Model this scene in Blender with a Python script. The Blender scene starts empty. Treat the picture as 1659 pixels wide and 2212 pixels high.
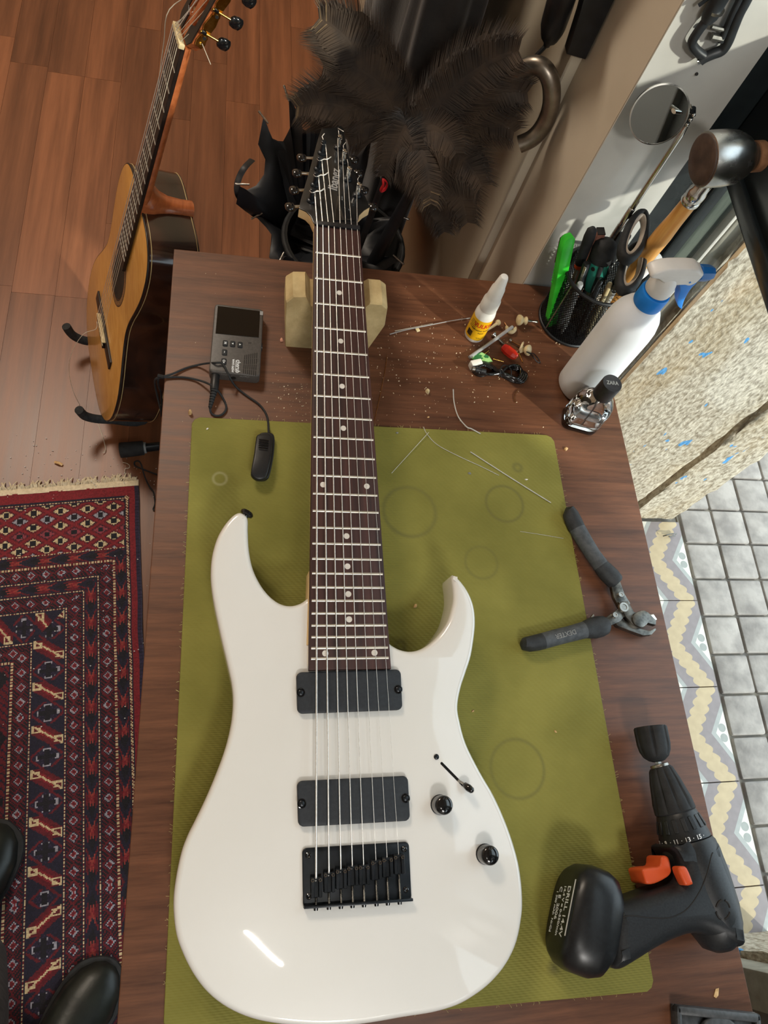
import bpy, bmesh, math, random
from mathutils import Vector as V, Matrix, noise as mnoise
from mathutils.geometry import tessellate_polygon
from mathutils.bvhtree import BVHTree

# ------------------------------------------------------------------ camera
SC = bpy.context.scene
COL = SC.collection
W, H = 1659.0, 2212.0
FPX = 1618.74362
T = 0.75                                   # table top height
CAM = V((0, 0, T + 0.79608))


def rotv(w):
    w = V(w)
    return Matrix.Rotation(w.length, 3, w.normalized())


RM = rotv((-0.4084, -0.2244, -0.0189)) @ Matrix(((1, 0, 0), (0, -1, 0), (0, 0, -1)))
cam_data = bpy.data.cameras.new('camera')
cam = bpy.data.objects.new('camera', cam_data)
COL.objects.link(cam)
SC.camera = cam
cam_data.sensor_fit = 'VERTICAL'
cam_data.sensor_height = 36.0
cam_data.lens = FPX / H * 36.0
cam_data.clip_start = 0.02
cw = Matrix((RM[0], -RM[1], -RM[2])).transposed()
cam.matrix_world = Matrix.Translation(CAM) @ cw.to_4x4()

# ------------------------------------------------------------------ light
world = bpy.data.worlds.new('sky')
SC.world = world
world.use_nodes = True
wb = world.node_tree.nodes['Background']
wb.inputs[0].default_value = (0.80, 0.90, 1.0, 1)
wb.inputs[1].default_value = 3.0

sun_data = bpy.data.lights.new('sun', 'SUN')
sun_data.energy = 4.2
sun_data.angle = math.radians(2.2)
sun_data.color = (1.0, 0.93, 0.82)
sun = bpy.data.objects.new('sun', sun_data)
COL.objects.link(sun)
SUN_EL = math.radians(27)
sd = V((-0.72 * math.cos(SUN_EL), 0.69 * math.cos(SUN_EL), -math.sin(SUN_EL)))
sun.rotation_euler = sd.to_track_quat('-Z', 'Y').to_euler()
sun.location = (4, -3, 4)


def area(name, loc, size, size_y, power, color, rot=(0, 0, 0)):
    d = bpy.data.lights.new(name, 'AREA')
    d.shape = 'RECTANGLE'
    d.size, d.size_y, d.energy, d.color = size, size_y, power, color
    o = bpy.data.objects.new(name, d)
    o.location, o.rotation_euler = loc, rot
    COL.objects.link(o)
    return o


area('ceiling_panel_light', (-0.95, 2.1, 2.70), 0.6, 0.6, 48, (1.0, 0.86, 0.70))
area('ceiling_panel_light', (0.30, -1.75, 2.70), 0.4, 0.4, 34, (1.0, 0.965, 0.92))  # added fill lamp at the near end, throws the knob shadows up-left
area('ceiling_bar_light', (-0.012, -0.76, 2.69), 0.30, 0.012, 4.0, (1.0, 0.97, 0.9), (0, 0, math.radians(-47)))

vs = SC.view_settings
vs.view_transform = 'Standard'
vs.look = 'None'
vs.gamma = 1
vs.use_curve_mapping = False
vs.exposure = 0.0
SC.cycles.max_bounces = 10
SC.cycles.transparent_max_bounces = 24
SC.cycles.caustics_refractive = False
SC.cycles.caustics_reflective = False
SC.cycles.use_denoising = True
SC.cycles.sample_clamp_indirect = 6.0
random.seed(7)
PI = math.pi


# ------------------------------------------------------------------ pixel -> point
def ray(x, y):
    d = V(((x - W / 2) / FPX, (y - H / 2) / FPX, 1.0))
    return RM.transposed() @ d


def at(x, y, z):
    d = ray(x, y)
    return CAM + d * ((z - CAM.z) / d.z)


def aty(x, y, yy):
    d = ray(x, y)
    return CAM + d * (yy / d.y)


def atp(x, y, p0, n):
    d = ray(x, y)
    return CAM + d * ((V(p0) - CAM).dot(n) / d.dot(n))


def surf(x, y, objs, off=.0002):
    """point where the sight line of a photo point meets the given objects, lifted off along the surface normal"""
    best = None
    for o in objs:
        key = o.name
        if key not in _BVH:
            m = o.data
            base = ORG[o]
            _BVH[key] = BVHTree.FromPolygons([v.co + base for v in m.vertices], [tuple(p.vertices) for p in m.polygons])
        h = _BVH[key].ray_cast(CAM, ray(x, y).normalized())
        if h[0] is not None and (best is None or h[3] < best[3]):
            best = h
    n = best[1]
    if n.dot(CAM - best[0]) < 0:
        n = -n
    return best[0] + n * off, n


_BVH = {}
# ------------------------------------------------------------------ mesh helpers
ORG = {}


def basis(axis, up=None):
    a = V(axis).normalized()
    u = V(up) if up is not None else (V((0, 0, 1)) if abs(a.z) < .9 else V((1, 0, 0)))
    x = u.cross(a).normalized()
    y = a.cross(x)
    return x, y, a


class MB:
    def __init__(s, M=None):
        s.v, s.f, s.M, s.flat = [], [], (M or Matrix.Identity(4)), None

    def add(s, vs, fs):
        o = len(s.v)
        s.v += [s.M @ V(p) for p in vs]
        s.f += [tuple(i + o for i in f) for f in fs]
        return s

    def box(s, c, d, rz=0, M=None):
        hx, hy, hz = d[0] / 2, d[1] / 2, d[2] / 2
        R = M.to_3x3() if M else Matrix.Rotation(rz, 3, 'Z')
        vs = [V(c) + R @ V((x * hx, y * hy, z * hz)) for z in (-1, 1) for x, y in ((-1, -1), (1, -1), (1, 1), (-1, 1))]
        return s.add(vs, [(3, 2, 1, 0), (4, 5, 6, 7), (0, 1, 5, 4), (1, 2, 6, 5), (2, 3, 7, 6), (3, 0, 4, 7)])

    def bar(s, p0, p1, w, h, up=(0, 0, 1)):
        p0, p1 = V(p0), V(p1)
        x, y, a = basis(p1 - p0, up)
        vs = [p + x * (sx * w / 2) + y * (sy * h / 2) for p in (p0, p1) for sx, sy in ((-1, -1), (1, -1), (1, 1), (-1, 1))]
        return s.add(vs, [(3, 2, 1, 0), (4, 5, 6, 7), (0, 1, 5, 4), (1, 2, 6, 5), (2, 3, 7, 6), (3, 0, 4, 7)])

    def loft(s, rings, caps=True, closed=True, wrap=False):
        n = len(rings[0])
        vs = [p for r in rings for p in r]
        fs = []
        R = len(rings)
        for i in range(R if wrap else R - 1):
            a, b = i * n, ((i + 1) % R) * n
            for j in range(n if closed else n - 1):
                k = (j + 1) % n
                fs.append((a + j, a + k, b + k, b + j))
        if caps and not wrap:
            for base in (0, (R - 1) * n):
                if n > 8:
                    fs += [tuple(base + i for i in t) for t in tessellate_polygon([[V(p) for p in rings[base // n]]])]
                else:
                    fs.append(tuple(base + i for i in range(n)))
        return s.add(vs, fs)

    def cyl(s, p0, p1, r0, r1=None, n=14, up=None, caps=True):
        r1 = r0 if r1 is None else r1
        p0, p1 = V(p0), V(p1)
        x, y, a = basis(p1 - p0, up)
        cs = [(math.cos(2 * PI * i / n), math.sin(2 * PI * i / n)) for i in range(n)]
        return s.loft([[p + x * (c * r) + y * (q * r) for c, q in cs] for p, r in ((p0, r0), (p1, r1))], caps)

    def lathe(s, prof, p0=(0, 0, 0), axis=(0, 0, 1), n=24, caps=True, sx=1, sy=1, up=None, rot=0):
        x, y, a = basis(axis, up)
        p0 = V(p0)
        cs = [(math.cos(2 * PI * i / n + rot) * sx, math.sin(2 * PI * i / n + rot) * sy) for i in range(n)]
        return s.loft([[p0 + a * z + x * (c * r) + y * (q * r) for c, q in cs] for r, z in prof], caps)

    def tube(s, pts, r, n=8, closed=False, caps=True, flat=1.0, up=None):
        pts = [V(p) for p in pts]
        m = len(pts)
        rs = r if hasattr(r, '__len__') else [r] * m
        tan = []
        for i in range(m):
            a = pts[(i - 1) % m] if (closed or i > 0) else pts[i]
            b = pts[(i + 1) % m] if (closed or i < m - 1) else pts[i]
            t = (b - a)
            tan.append(t.normalized() if t.length > 1e-9 else V((0, 0, 1)))
        x, y, a = basis(tan[0], up)
        rings = []
        prev = tan[0]
        for i in range(m):
            q = prev.rotation_difference(tan[i])
            x = (q @ x)
            x = (x - tan[i] * x.dot(tan[i])).normalized()
            y = tan[i].cross(x)
            prev = tan[i]
            rings.append([pts[i] + x * (math.cos(2 * PI * k / n) * rs[i]) + y * (math.sin(2 * PI * k / n) * rs[i] * flat) for k in range(n)])
        return s.loft(rings, caps and not closed, True, closed)

    def prism(s, out, z0, z1, b=0.0, seg=3, bb=None):
        """out: list of 2D points (counter-clockwise), extruded z0..z1 with a rounded edge of radius b"""
        if sum(a[0] * c[1] - c[0] * a[1] for a, c in zip(out, out[1:] + out[:1])) < 0:
            out = out[::-1]
        bb = b if bb is None else bb
        s.flat = (s.M.to_3x3() @ V((0, 0, 1))).normalized()
        rings = []
        if bb > 0:
            for i in range(seg + 1):
                t = PI / 2 * i / seg
                rings.append([(x, y, z0 + bb * (1 - math.cos(t))) for x, y in inset(out, bb * (1 - math.sin(t)))])
        else:
            rings.append([(x, y, z0) for x, y in out])
        if b > 0:
            for i in range(seg + 1):
                t = PI / 2 * i / seg
                rings.append([(x, y, z1 - b * (1 - math.sin(t))) for x, y in inset(out, b * (1 - math.cos(t)))])
        else:
            rings.append([(x, y, z1) for x, y in out])
        return s.loft(rings)

    def sphere(s, c, r, nu=16, nv=10, M=None):
        r = r if hasattr(r, '__len__') else (r, r, r)
        c = V(c)
        R = M or Matrix.Identity(3)
        rings = []
        for j in range(1, nv):
            t = PI * j / nv
            rings.append([c + R @ V((r[0] * math.sin(t) * math.cos(2 * PI * i / nu), r[1] * math.sin(t) * math.sin(2 * PI * i / nu), -r[2] * math.cos(t))) for i in range(nu)])
        return s.loft(rings)

    def build(s, name, mat, parent=None, smooth=40, bevel=0, seg=2, org=None, kind=None, label=None):
        me = bpy.data.meshes.new(name)
        if parent is not None:
            o0 = ORG[parent]
        elif org is not None:
            o0 = V(org)
        else:
            n = len(s.v)
            o0 = V((sum(p.x for p in s.v) / n, sum(p.y for p in s.v) / n, min(p.z for p in s.v)))
        me.from_pydata([p - o0 for p in s.v], [], s.f)
        me.update()
        bm = bmesh.new()
        bm.from_mesh(me)
        big = [f for f in bm.faces if len(f.verts) > 8]
        if big:
            bmesh.ops.triangulate(bm, faces=big, ngon_method='EAR_CLIP')
        bmesh.ops.recalc_face_normals(bm, faces=bm.faces)
        if bevel:
            ed = [e for e in bm.edges if len(e.link_faces) == 2 and e.calc_face_angle(0) > math.radians(35)]
            bmesh.ops.bevel(bm, geom=ed, offset=bevel, segments=seg, profile=.5, affect='EDGES', clamp_overlap=True)
        bm.to_mesh(me)
        bm.free()
        if smooth:
            fz = s.flat
            me.polygons.foreach_set('use_smooth', [not (fz and abs(p.normal.dot(fz)) > .9995) for p in me.polygons])
            me.set_sharp_from_angle(angle=math.radians(smooth))
        if mat:
            me.materials.append(mat)
        o = bpy.data.objects.new(name, me)
        COL.objects.link(o)
        if parent is not None:
            o.parent = parent
            ORG[o] = o0
        else:
            o.location = o0
            ORG[o] = o0.copy()
        if kind:
            o['kind'] = kind
        if label:
            o['label'] = label
        return o


def inset(out, d):
    if d == 0:
        return list(out)
    n = len(out)
    r = []
    for i in range(n):
        a, p, b = (V((out[k % n][0], out[k % n][1], 0)) for k in (i - 1, i, i + 1))
        e1, e2 = (p - a), (b - p)
        n1, n2 = V((-e1.y, e1.x, 0)), V((-e2.y, e2.x, 0))
        if n1.length < 1e-9 or n2.length < 1e-9:
            r.append((p.x, p.y))
            continue
        n1.normalize()
        n2.normalize()
        m = n1 + n2
        if m.length < 1e-6:
            m = n1
        m.normalize()
        k = d / max(.5, m.dot(n1))
        q = p + m * k
        r.append((q.x, q.y))
    return r


def smooth_line(pts, sub=6, closed=True):
    """Catmull-Rom through points (tuples of any length)"""
    n = len(pts)
    out = []
    for i in range(n if closed else n - 1):
        g = (lambda k: pts[k % n]) if closed else (lambda k: pts[max(0, min(n - 1, k))])
        p0, p1, p2, p3 = (V(g(i + k)) for k in (-1, 0, 1, 2))
        for j in range(sub):
            t = j / sub
            out.append(tuple(.5 * ((2 * p1) + (p2 - p0) * t + (2 * p0 - 5 * p1 + 4 * p2 - p3) * t * t + (3 * p1 - p0 - 3 * p2 + p3) * t ** 3)))
    if not closed:
        out.append(tuple(pts[-1]))
    return out


def rrect(w, h, r, n=4, cx=0, cy=0):
    o = []
    for sx, sy, a in ((1, 1, 0), (-1, 1, PI / 2), (-1, -1, PI), (1, -1, 1.5 * PI)):
        for i in range(n + 1):
            t = a + PI / 2 * i / n
            o.append((cx + sx * (w / 2 - r) + r * math.cos(t), cy + sy * (h / 2 - r) + r * math.sin(t)))
    return o


def circ(r, n=24, cx=0, cy=0):
    return [(cx + r * math.cos(2 * PI * i / n), cy + r * math.sin(2 * PI * i / n)) for i in range(n)]


def frame(o, x, y, z=None):
    """matrix with origin o, x axis along x, y as near y as possible"""
    x = V(x).normalized()
    y = V(y)
    y = (y - x * y.dot(x)).normalized()
    z = x.cross(y)
    m = Matrix((x, y, z)).transposed().to_4x4()
    m.translation = V(o)
    return m


def tag(o, label, cat, group=None, kind=None):
    o['label'] = label
    o['category'] = cat
    if group:
        o['group'] = group
    if kind:
        o['kind'] = kind
    return o


def thing(name, label, cat, loc, group=None):
    o = bpy.data.objects.new(name, None)
    o.empty_display_size = .02
    o.location = loc
    COL.objects.link(o)
    ORG[o] = V(loc)
    return tag(o, label, cat, group)


def struct(o, kind='structure'):
    o['kind'] = kind
    return o


def sgroup(name, loc=(0, 0, 0)):
    o = bpy.data.objects.new(name, None)
    o.empty_display_size = .02
    o.location = loc
    COL.objects.link(o)
    ORG[o] = V(loc)
    o['kind'] = 'structure'
    return o


def copy_tree(o, parent=None):
    c = o.copy()
    COL.objects.link(c)
    c.parent = parent
    for ch in list(o.children):
        copy_tree(ch, c)
    return c


def text_mb(txt, size, M, depth=.0004, bold=0.0, shear=0.0, align='CENTER', sx=1.0):
    cu = bpy.data.curves.new('t', 'FONT')
    cu.body = txt
    cu.size = size
    cu.extrude = depth
    cu.offset = bold
    cu.shear = shear
    cu.align_x = align
    cu.align_y = 'CENTER'
    cu.resolution_u = 3
    o = bpy.data.objects.new('t', cu)
    COL.objects.link(o)
    dg = bpy.context.evaluated_depsgraph_get()
    me = bpy.data.meshes.new_from_object(o.evaluated_get(dg))
    mb = MB(M)
    mb.add([(v.co.x * sx, v.co.y, v.co.z) for v in me.vertices], [tuple(p.vertices) for p in me.polygons])
    bpy.data.objects.remove(o)
    bpy.data.curves.remove(cu)
    bpy.data.meshes.remove(me)
    return mb


# ------------------------------------------------------------------ materials
def srgb(r, g, b):
    f = lambda c: c / 12.92 if c <= .04045 else ((c + .055) / 1.055) ** 2.4
    return (f(r / 255), f(g / 255), f(b / 255), 1)


def newmat(name):
    m = bpy.data.materials.new(name)
    m.use_nodes = True
    nt = m.node_tree
    return m, nt, nt.nodes['Principled BSDF'], nt.links


def M_(name, c1, c2=None, scale=30, rough=.5, metal=0.0, bump=0.0, bscale=None, stretch=(1, 1, 1), detail=4, coat=0.0,
       lo=.35, hi=.65, spec=.5, trans=0.0, ior=1.45, rnd=0.0, sss=0.0, sheen=0.0, rough2=None, coat_rough=.05, emit=None, nrough=.55):
    m, nt, b, L = newmat(name)
    N = nt.nodes
    b.inputs['Roughness'].default_value = rough
    b.inputs['Metallic'].default_value = metal
    b.inputs['Specular IOR Level'].default_value = spec
    b.inputs['Coat Weight'].default_value = coat
    b.inputs['Coat Roughness'].default_value = coat_rough
    b.inputs['Transmission Weight'].default_value = trans
    b.inputs['IOR'].default_value = ior
    b.inputs['Sheen Weight'].default_value = sheen
    if sss:
        b.inputs['Subsurface Weight'].default_value = sss
        b.inputs['Subsurface Radius'].default_value = (.02, .02, .02)
        b.inputs['Subsurface Scale'].default_value = .5
    tc = N.new('ShaderNodeTexCoord')
    mp = N.new('ShaderNodeMapping')
    mp.inputs['Scale'].default_value = stretch
    L.new(tc.outputs['Object'], mp.inputs['Vector'])
    no = N.new('ShaderNodeTexNoise')
    no.inputs['Scale'].default_value = scale
    no.inputs['Detail'].default_value = detail
    no.inputs['Roughness'].default_value = nrough
    vec = mp.outputs['Vector']
    if rnd:
        oi = N.new('ShaderNodeObjectInfo')
        ad = N.new('ShaderNodeVectorMath')
        ad.operation = 'MULTIPLY_ADD'
        ad.inputs[1].default_value = (37, 51, 23)
        L.new(oi.outputs['Random'], ad.inputs[0])
        L.new(vec, ad.inputs[2])
        vec = ad.outputs[0]
    L.new(vec, no.inputs['Vector'])
    cr = N.new('ShaderNodeValToRGB')
    cr.color_ramp.elements[0].position = lo
    cr.color_ramp.elements[1].position = hi
    c2 = c2 or tuple(min(1, c * 1.12) for c in c1[:3]) + (1,)
    cr.color_ramp.elements[0].color = c1
    cr.color_ramp.elements[1].color = c2
    L.new(no.outputs['Fac'], cr.inputs['Fac'])
    col = cr.outputs['Color']
    if rnd:
        hs = N.new('ShaderNodeHueSaturation')
        mr = N.new('ShaderNodeMapRange')
        mr.inputs['To Min'].default_value = 1 - rnd
        mr.inputs['To Max'].default_value = 1 + rnd
        L.new(oi.outputs['Random'], mr.inputs['Value'])
        L.new(mr.outputs['Result'], hs.inputs['Value'])
        L.new(col, hs.inputs['Color'])
        col = hs.outputs['Color']
    L.new(col, b.inputs['Base Color'])
    if rough2 is not None:
        r2 = N.new('ShaderNodeMapRange')
        r2.inputs['To Min'].default_value = rough
        r2.inputs['To Max'].default_value = rough2
        L.new(no.outputs['Fac'], r2.inputs['Value'])
        L.new(r2.outputs['Result'], b.inputs['Roughness'])
    if bump:
        n2 = N.new('ShaderNodeTexNoise')
        n2.inputs['Scale'].default_value = bscale or scale * 3
        n2.inputs['Detail'].default_value = 5
        L.new(vec, n2.inputs['Vector'])
        bp = N.new('ShaderNodeBump')
        bp.inputs['Strength'].default_value = min(1, bump)
        bp.inputs['Distance'].default_value = .002 * max(1, bump)
        L.new(n2.outputs['Fac'], bp.inputs['Height'])
        L.new(bp.outputs['Normal'], b.inputs['Normal'])
    if emit:
        b.inputs['Emission Color'].default_value = emit[:3] + (1,)
        b.inputs['Emission Strength'].default_value = emit[3]
    return m


BLK = srgb(26, 28, 30)
MT = {}
MT['black'] = M_('black_plastic', srgb(22, 23, 25), srgb(32, 33, 36), 60, rough=.42)
MT['blackgloss'] = M_('black_gloss', srgb(12, 13, 15), srgb(20, 21, 23), 20, rough=.12, coat=.6)
MT['blackrubber'] = M_('black_rubber', srgb(24, 25, 27), srgb(38, 40, 42), 80, rough=.7, bump=.15)
MT['blackmetal'] = M_('black_hardware', srgb(20, 24, 28), srgb(34, 38, 43), 90, rough=.3, metal=.35)
MT['chrome'] = M_('chrome', srgb(200, 200, 198), srgb(225, 225, 222), 10, rough=.12, metal=1)
MT['steel'] = M_('brushed_steel', srgb(150, 148, 142), srgb(190, 187, 180), 60, rough=.3, metal=1, stretch=(1, 1, 6))
MT['offcut'] = M_('cut_string_steel', srgb(205, 205, 200), srgb(228, 228, 222), 300, rough=.35, metal=.35)
MT['darksteel'] = M_('worn_dark_steel', srgb(80, 80, 78), srgb(140, 138, 132), 90, rough=.38, metal=1)
MT['white'] = M_('white_lacquer', srgb(228, 226, 220), srgb(232, 230, 225), 6, rough=.32, coat=1.0, coat_rough=.03)
MT['ivory'] = M_('ivory_plastic', srgb(205, 185, 140), srgb(228, 212, 172), 90, rough=.35)
MT['paper'] = M_('paper_white', srgb(225, 222, 215), None, 40, rough=.8)
MT['print_white'] = M_('white_print', srgb(225, 228, 230), None, 40, rough=.5)
MT['print_black'] = M_('black_print', srgb(25, 22, 20), None, 40, rough=.6)
MT['brass'] = M_('gold_plate', srgb(190, 140, 55), srgb(235, 195, 110), 120, rough=.2, metal=1)
MT['bronze'] = M_('bronze_wire', srgb(160, 110, 70), srgb(200, 150, 105), 120, rough=.3, metal=1)
MT['clear'] = M_('clear_plastic', srgb(235, 238, 240), None, 20, rough=.12, trans=.62, ior=1.25)
MT['nylon'] = M_('nylon_string', srgb(225, 215, 195), None, 20, rough=.25, trans=.3)
MT['silverpaint'] = M_('silver_print', srgb(190, 192, 195), None, 60, rough=.3, metal=.6)
MT['orange'] = M_('orange_plastic', srgb(205, 78, 35), srgb(218, 92, 45), 40, rough=.45)
MT['blue'] = M_('blue_plastic', srgb(20, 110, 195), srgb(30, 125, 212), 30, rough=.35, sss=.1)
MT['hdpe'] = M_('translucent_white_plastic', srgb(222, 226, 232), srgb(232, 235, 240), 8, rough=.4, sss=.35)
MT['whiteplastic'] = M_('white_plastic', srgb(205, 203, 200), srgb(218, 216, 213), 20, rough=.38)
MT['maple'] = M_('pale_maple', srgb(222, 190, 138), srgb(236, 208, 160), 14, rough=.4, stretch=(1, .12, 1))
MT['red'] = M_('red_clear_plastic', srgb(200, 40, 30), srgb(225, 65, 45), 30, rough=.15, trans=.35)
MT['green'] = M_('green_plastic', srgb(40, 175, 40), srgb(60, 205, 55), 30, rough=.35, sss=.1)
MT['greymetal'] = M_('grey_paint', srgb(120, 122, 122), srgb(150, 152, 150), 40, rough=.5)
MT['brownchip'] = M_('wood_chip', srgb(190, 150, 100), srgb(220, 185, 135), 200, rough=.8)


# ================================================================== THE ROOM
M_FLOOR = M_('laminate_strip', srgb(86, 51, 32), srgb(136, 86, 57), 26, rough=.3, stretch=(1, .05, 1), detail=6, rnd=.24, lo=.3, hi=.7, rough2=.42, nrough=.65)
M_BEIGE = M_('beige_wall_paint', srgb(194, 182, 164), srgb(203, 191, 173), 5, rough=.8, bump=.05, bscale=120)
M_GREYW = M_('grey_wall_paint', srgb(182, 171, 152), srgb(192, 181, 162), 5, rough=.8, bump=.05, bscale=120)
M_WHITEW = M_('white_wall_paint', srgb(188, 187, 181), srgb(204, 202, 195), 9, rough=.55, bump=.12, bscale=60)
M_CEIL = M_('ceiling_paint', srgb(215, 208, 196), None, 5, rough=.9)
M_BLKP = M_('black_gloss_paint', srgb(26, 31, 33), srgb(38, 44, 46), 14, rough=.22, bump=.06, bscale=50)
M_GRNP = M_('weathered_green_grey_paint', srgb(70, 78, 72), srgb(108, 116, 106), 20, rough=.5, stretch=(4, 4, .5), bump=.2)
M_RENDER = M_('grey_render', srgb(150, 148, 136), srgb(176, 172, 158), 30, rough=.8, bump=.3)
M_RUST = M_('rust_stained_stone', srgb(120, 92, 62), srgb(165, 132, 92), 30, rough=.85, stretch=(3, 3, .5), bump=.4)


def stone_mat():
    m, nt, b, L = newmat('sandstone_with_paint_flecks')
    N = nt.nodes
    b.inputs['Roughness'].default_value = .9
    tc = N.new('ShaderNodeTexCoord')

    def noise(sc, st, det=5):
        mp = N.new('ShaderNodeMapping')
        mp.inputs['Scale'].default_value = st
        L.new(tc.outputs['Object'], mp.inputs['Vector'])
        n = N.new('ShaderNodeTexNoise')
        n.inputs['Scale'].default_value = sc
        n.inputs['Detail'].default_value = det
        L.new(mp.outputs['Vector'], n.inputs['Vector'])
        return n.outputs['Fac']

    def ramp(f, a, c, pa, pc):
        r = N.new('ShaderNodeValToRGB')
        r.color_ramp.elements[0].position, r.color_ramp.elements[1].position = pa, pc
        r.color_ramp.elements[0].color, r.color_ramp.elements[1].color = a, c
        L.new(f, r.inputs['Fac'])
        return r.outputs['Color']

    def mix(f, a, c):
        x = N.new('ShaderNodeMix')
        x.data_type = 'RGBA'
        L.new(f, x.inputs[0])
        if hasattr(a, 'node'):
            L.new(a, x.inputs[6])
        else:
            x.inputs[6].default_value = a
        if hasattr(c, 'node'):
            L.new(c, x.inputs[7])
        else:
            x.inputs[7].default_value = c
        return x.outputs[2]
    W1, B1 = (1, 1, 1, 1), (0, 0, 0, 1)
    pit = noise(130, (1, 1, .6), 6)
    base = ramp(pit, srgb(142, 130, 110), srgb(206, 196, 178), .34, .6)
    tone = noise(5, (1, 1, .5), 3)
    base = mix(ramp(tone, B1, (.6, .6, .6, 1), .5, .72), base, srgb(172, 146, 100))
    base = mix(ramp(noise(4.3, (1, 1, .3), 3), B1, (.45, .45, .45, 1), .58, .7), base, srgb(140, 140, 150))
    fl = noise(34, (1, 1, .45), 2)
    base = mix(ramp(fl, B1, W1, .69, .70), base, srgb(88, 158, 214))
    L.new(base, b.inputs['Base Color'])
    bp = N.new('ShaderNodeBump')
    bp.inputs['Strength'].default_value = .9
    bp.inputs['Distance'].default_value = .004
    L.new(pit, bp.inputs['Height'])
    L.new(bp.outputs['Normal'], b.inputs['Normal'])
    return m


M_STONE = stone_mat()
M_PAVE = M_('grey_paving_stone', srgb(130, 125, 121), srgb(164, 158, 152), 22, rough=.85, bump=.35, bscale=160, rnd=.07, detail=6)
M_GROUT = M_('dirty_grout', srgb(124, 120, 115), srgb(152, 144, 130), 30, rough=.95, bump=.3)


def zig_mat():
    """hydraulic cement tile: scalloped sand-coloured zigzag, mauve, grey and off-white fields (tile is .2066 m)"""
    m, nt, b, L = newmat('patterned_cement_tile')
    N = nt.nodes
    b.inputs['Roughness'].default_value = .6
    tc = N.new('ShaderNodeTexCoord')
    sp = N.new('ShaderNodeSeparateXYZ')
    L.new(tc.outputs['Object'], sp.inputs[0])

    def ma(op, a, c=None, d=None):
        n = N.new('ShaderNodeMath')
        n.operation = op
        for i, q in enumerate((a, c, d)):
            if q is None:
                continue
            if hasattr(q, 'node'):
                L.new(q, n.inputs[i])
            else:
                n.inputs[i].default_value = q
        return n.outputs[0]
    P = .2066
    X, Y = sp.outputs['X'], sp.outputs['Y']
    y2 = ma('ADD', Y, P * 10 + P / 2)
    tri = ma('PINGPONG', y2, P / 2)                 # 0 at the tile edges, P/2 in the middle
    cen = ma('MULTIPLY_ADD', tri, -.64, .075)      # zigzag centre, right at the edges
    d = ma('MULTIPLY', ma('SUBTRACT', X, cen), .84)
    # scallops along the band
    along = ma('MULTIPLY', tri, 150.0)
    scal = ma('MULTIPLY', ma('ABSOLUTE', ma('SINE', along)), .0075)
    ad = ma('SUBTRACT', ma('ABSOLUTE', d), scal)
    r = N.new('ShaderNodeValToRGB')
    r.color_ramp.interpolation = 'CONSTANT'
    L.new(ma('MULTIPLY', ma('ADD', ad, .02), 10.0), r.inputs['Fac'])
    e = r.color_ramp.elements
    e[0].position, e[0].color = 0, srgb(182, 164, 132)
    e[1].position, e[1].color = .335, srgb(134, 126, 127)
    r2 = N.new('ShaderNodeValToRGB')
    r2.color_ramp.interpolation = 'CONSTANT'
    L.new(ma('MULTIPLY', ma('ABSOLUTE', d), 10.0), r2.inputs['Fac'])
    e2 = r2.color_ramp.elements
    e2[0].position, e2[0].color = 0, (0, 0, 0, 1)
    e2[1].position, e2[1].color = .42, (1, 1, 1, 1)
    r3 = N.new('ShaderNodeValToRGB')
    r3.color_ramp.interpolation = 'CONSTANT'
    L.new(ma('MULTIPLY', ma('ABSOLUTE', d), 10.0), r3.inputs['Fac'])
    e3 = r3.color_ramp.elements
    e3[0].position, e3[0].color = 0, srgb(160, 163, 160)
    e3[1].position, e3[1].color = .52, srgb(214, 210, 200)
    # grey leaf discs in the off-white fields
    fy = ma('ABSOLUTE', ma('SUBTRACT', tri, P / 4 * 1.0))
    dx1 = ma('SUBTRACT', X, .089)
    ym = ma('SUBTRACT', ma('ABSOLUTE', ma('SUBTRACT', tri, P / 2)), .011)
    dist = ma('SQRT', ma('ADD', ma('MULTIPLY', dx1, dx1), ma('MULTIPLY', ym, ym)))
    leaf = ma('LESS_THAN', dist, .0095)
    mx = N.new('ShaderNodeMix')
    mx.data_type = 'RGBA'
    L.new(r2.outputs['Color'], mx.inputs[0])
    L.new(r.outputs['Color'], mx.inputs[6])
    L.new(r3.outputs['Color'], mx.inputs[7])
    mx2 = N.new('ShaderNodeMix')
    mx2.data_type = 'RGBA'
    L.new(leaf, mx2.inputs[0])
    L.new(mx.outputs[2], mx2.inputs[6])
    mx2.inputs[7].default_value = srgb(150, 154, 150)
    no = N.new('ShaderNodeTexNoise')
    no.inputs['Scale'].default_value = 60
    L.new(tc.outputs['Object'], no.inputs['Vector'])
    hs = N.new('ShaderNodeHueSaturation')
    L.new(ma('MULTIPLY_ADD', no.outputs['Fac'], .35, .82), hs.inputs['Value'])
    L.new(mx2.outputs[2], hs.inputs['Color'])
    L.new(hs.outputs['Color'], b.inputs['Base Color'])
    return m


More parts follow.
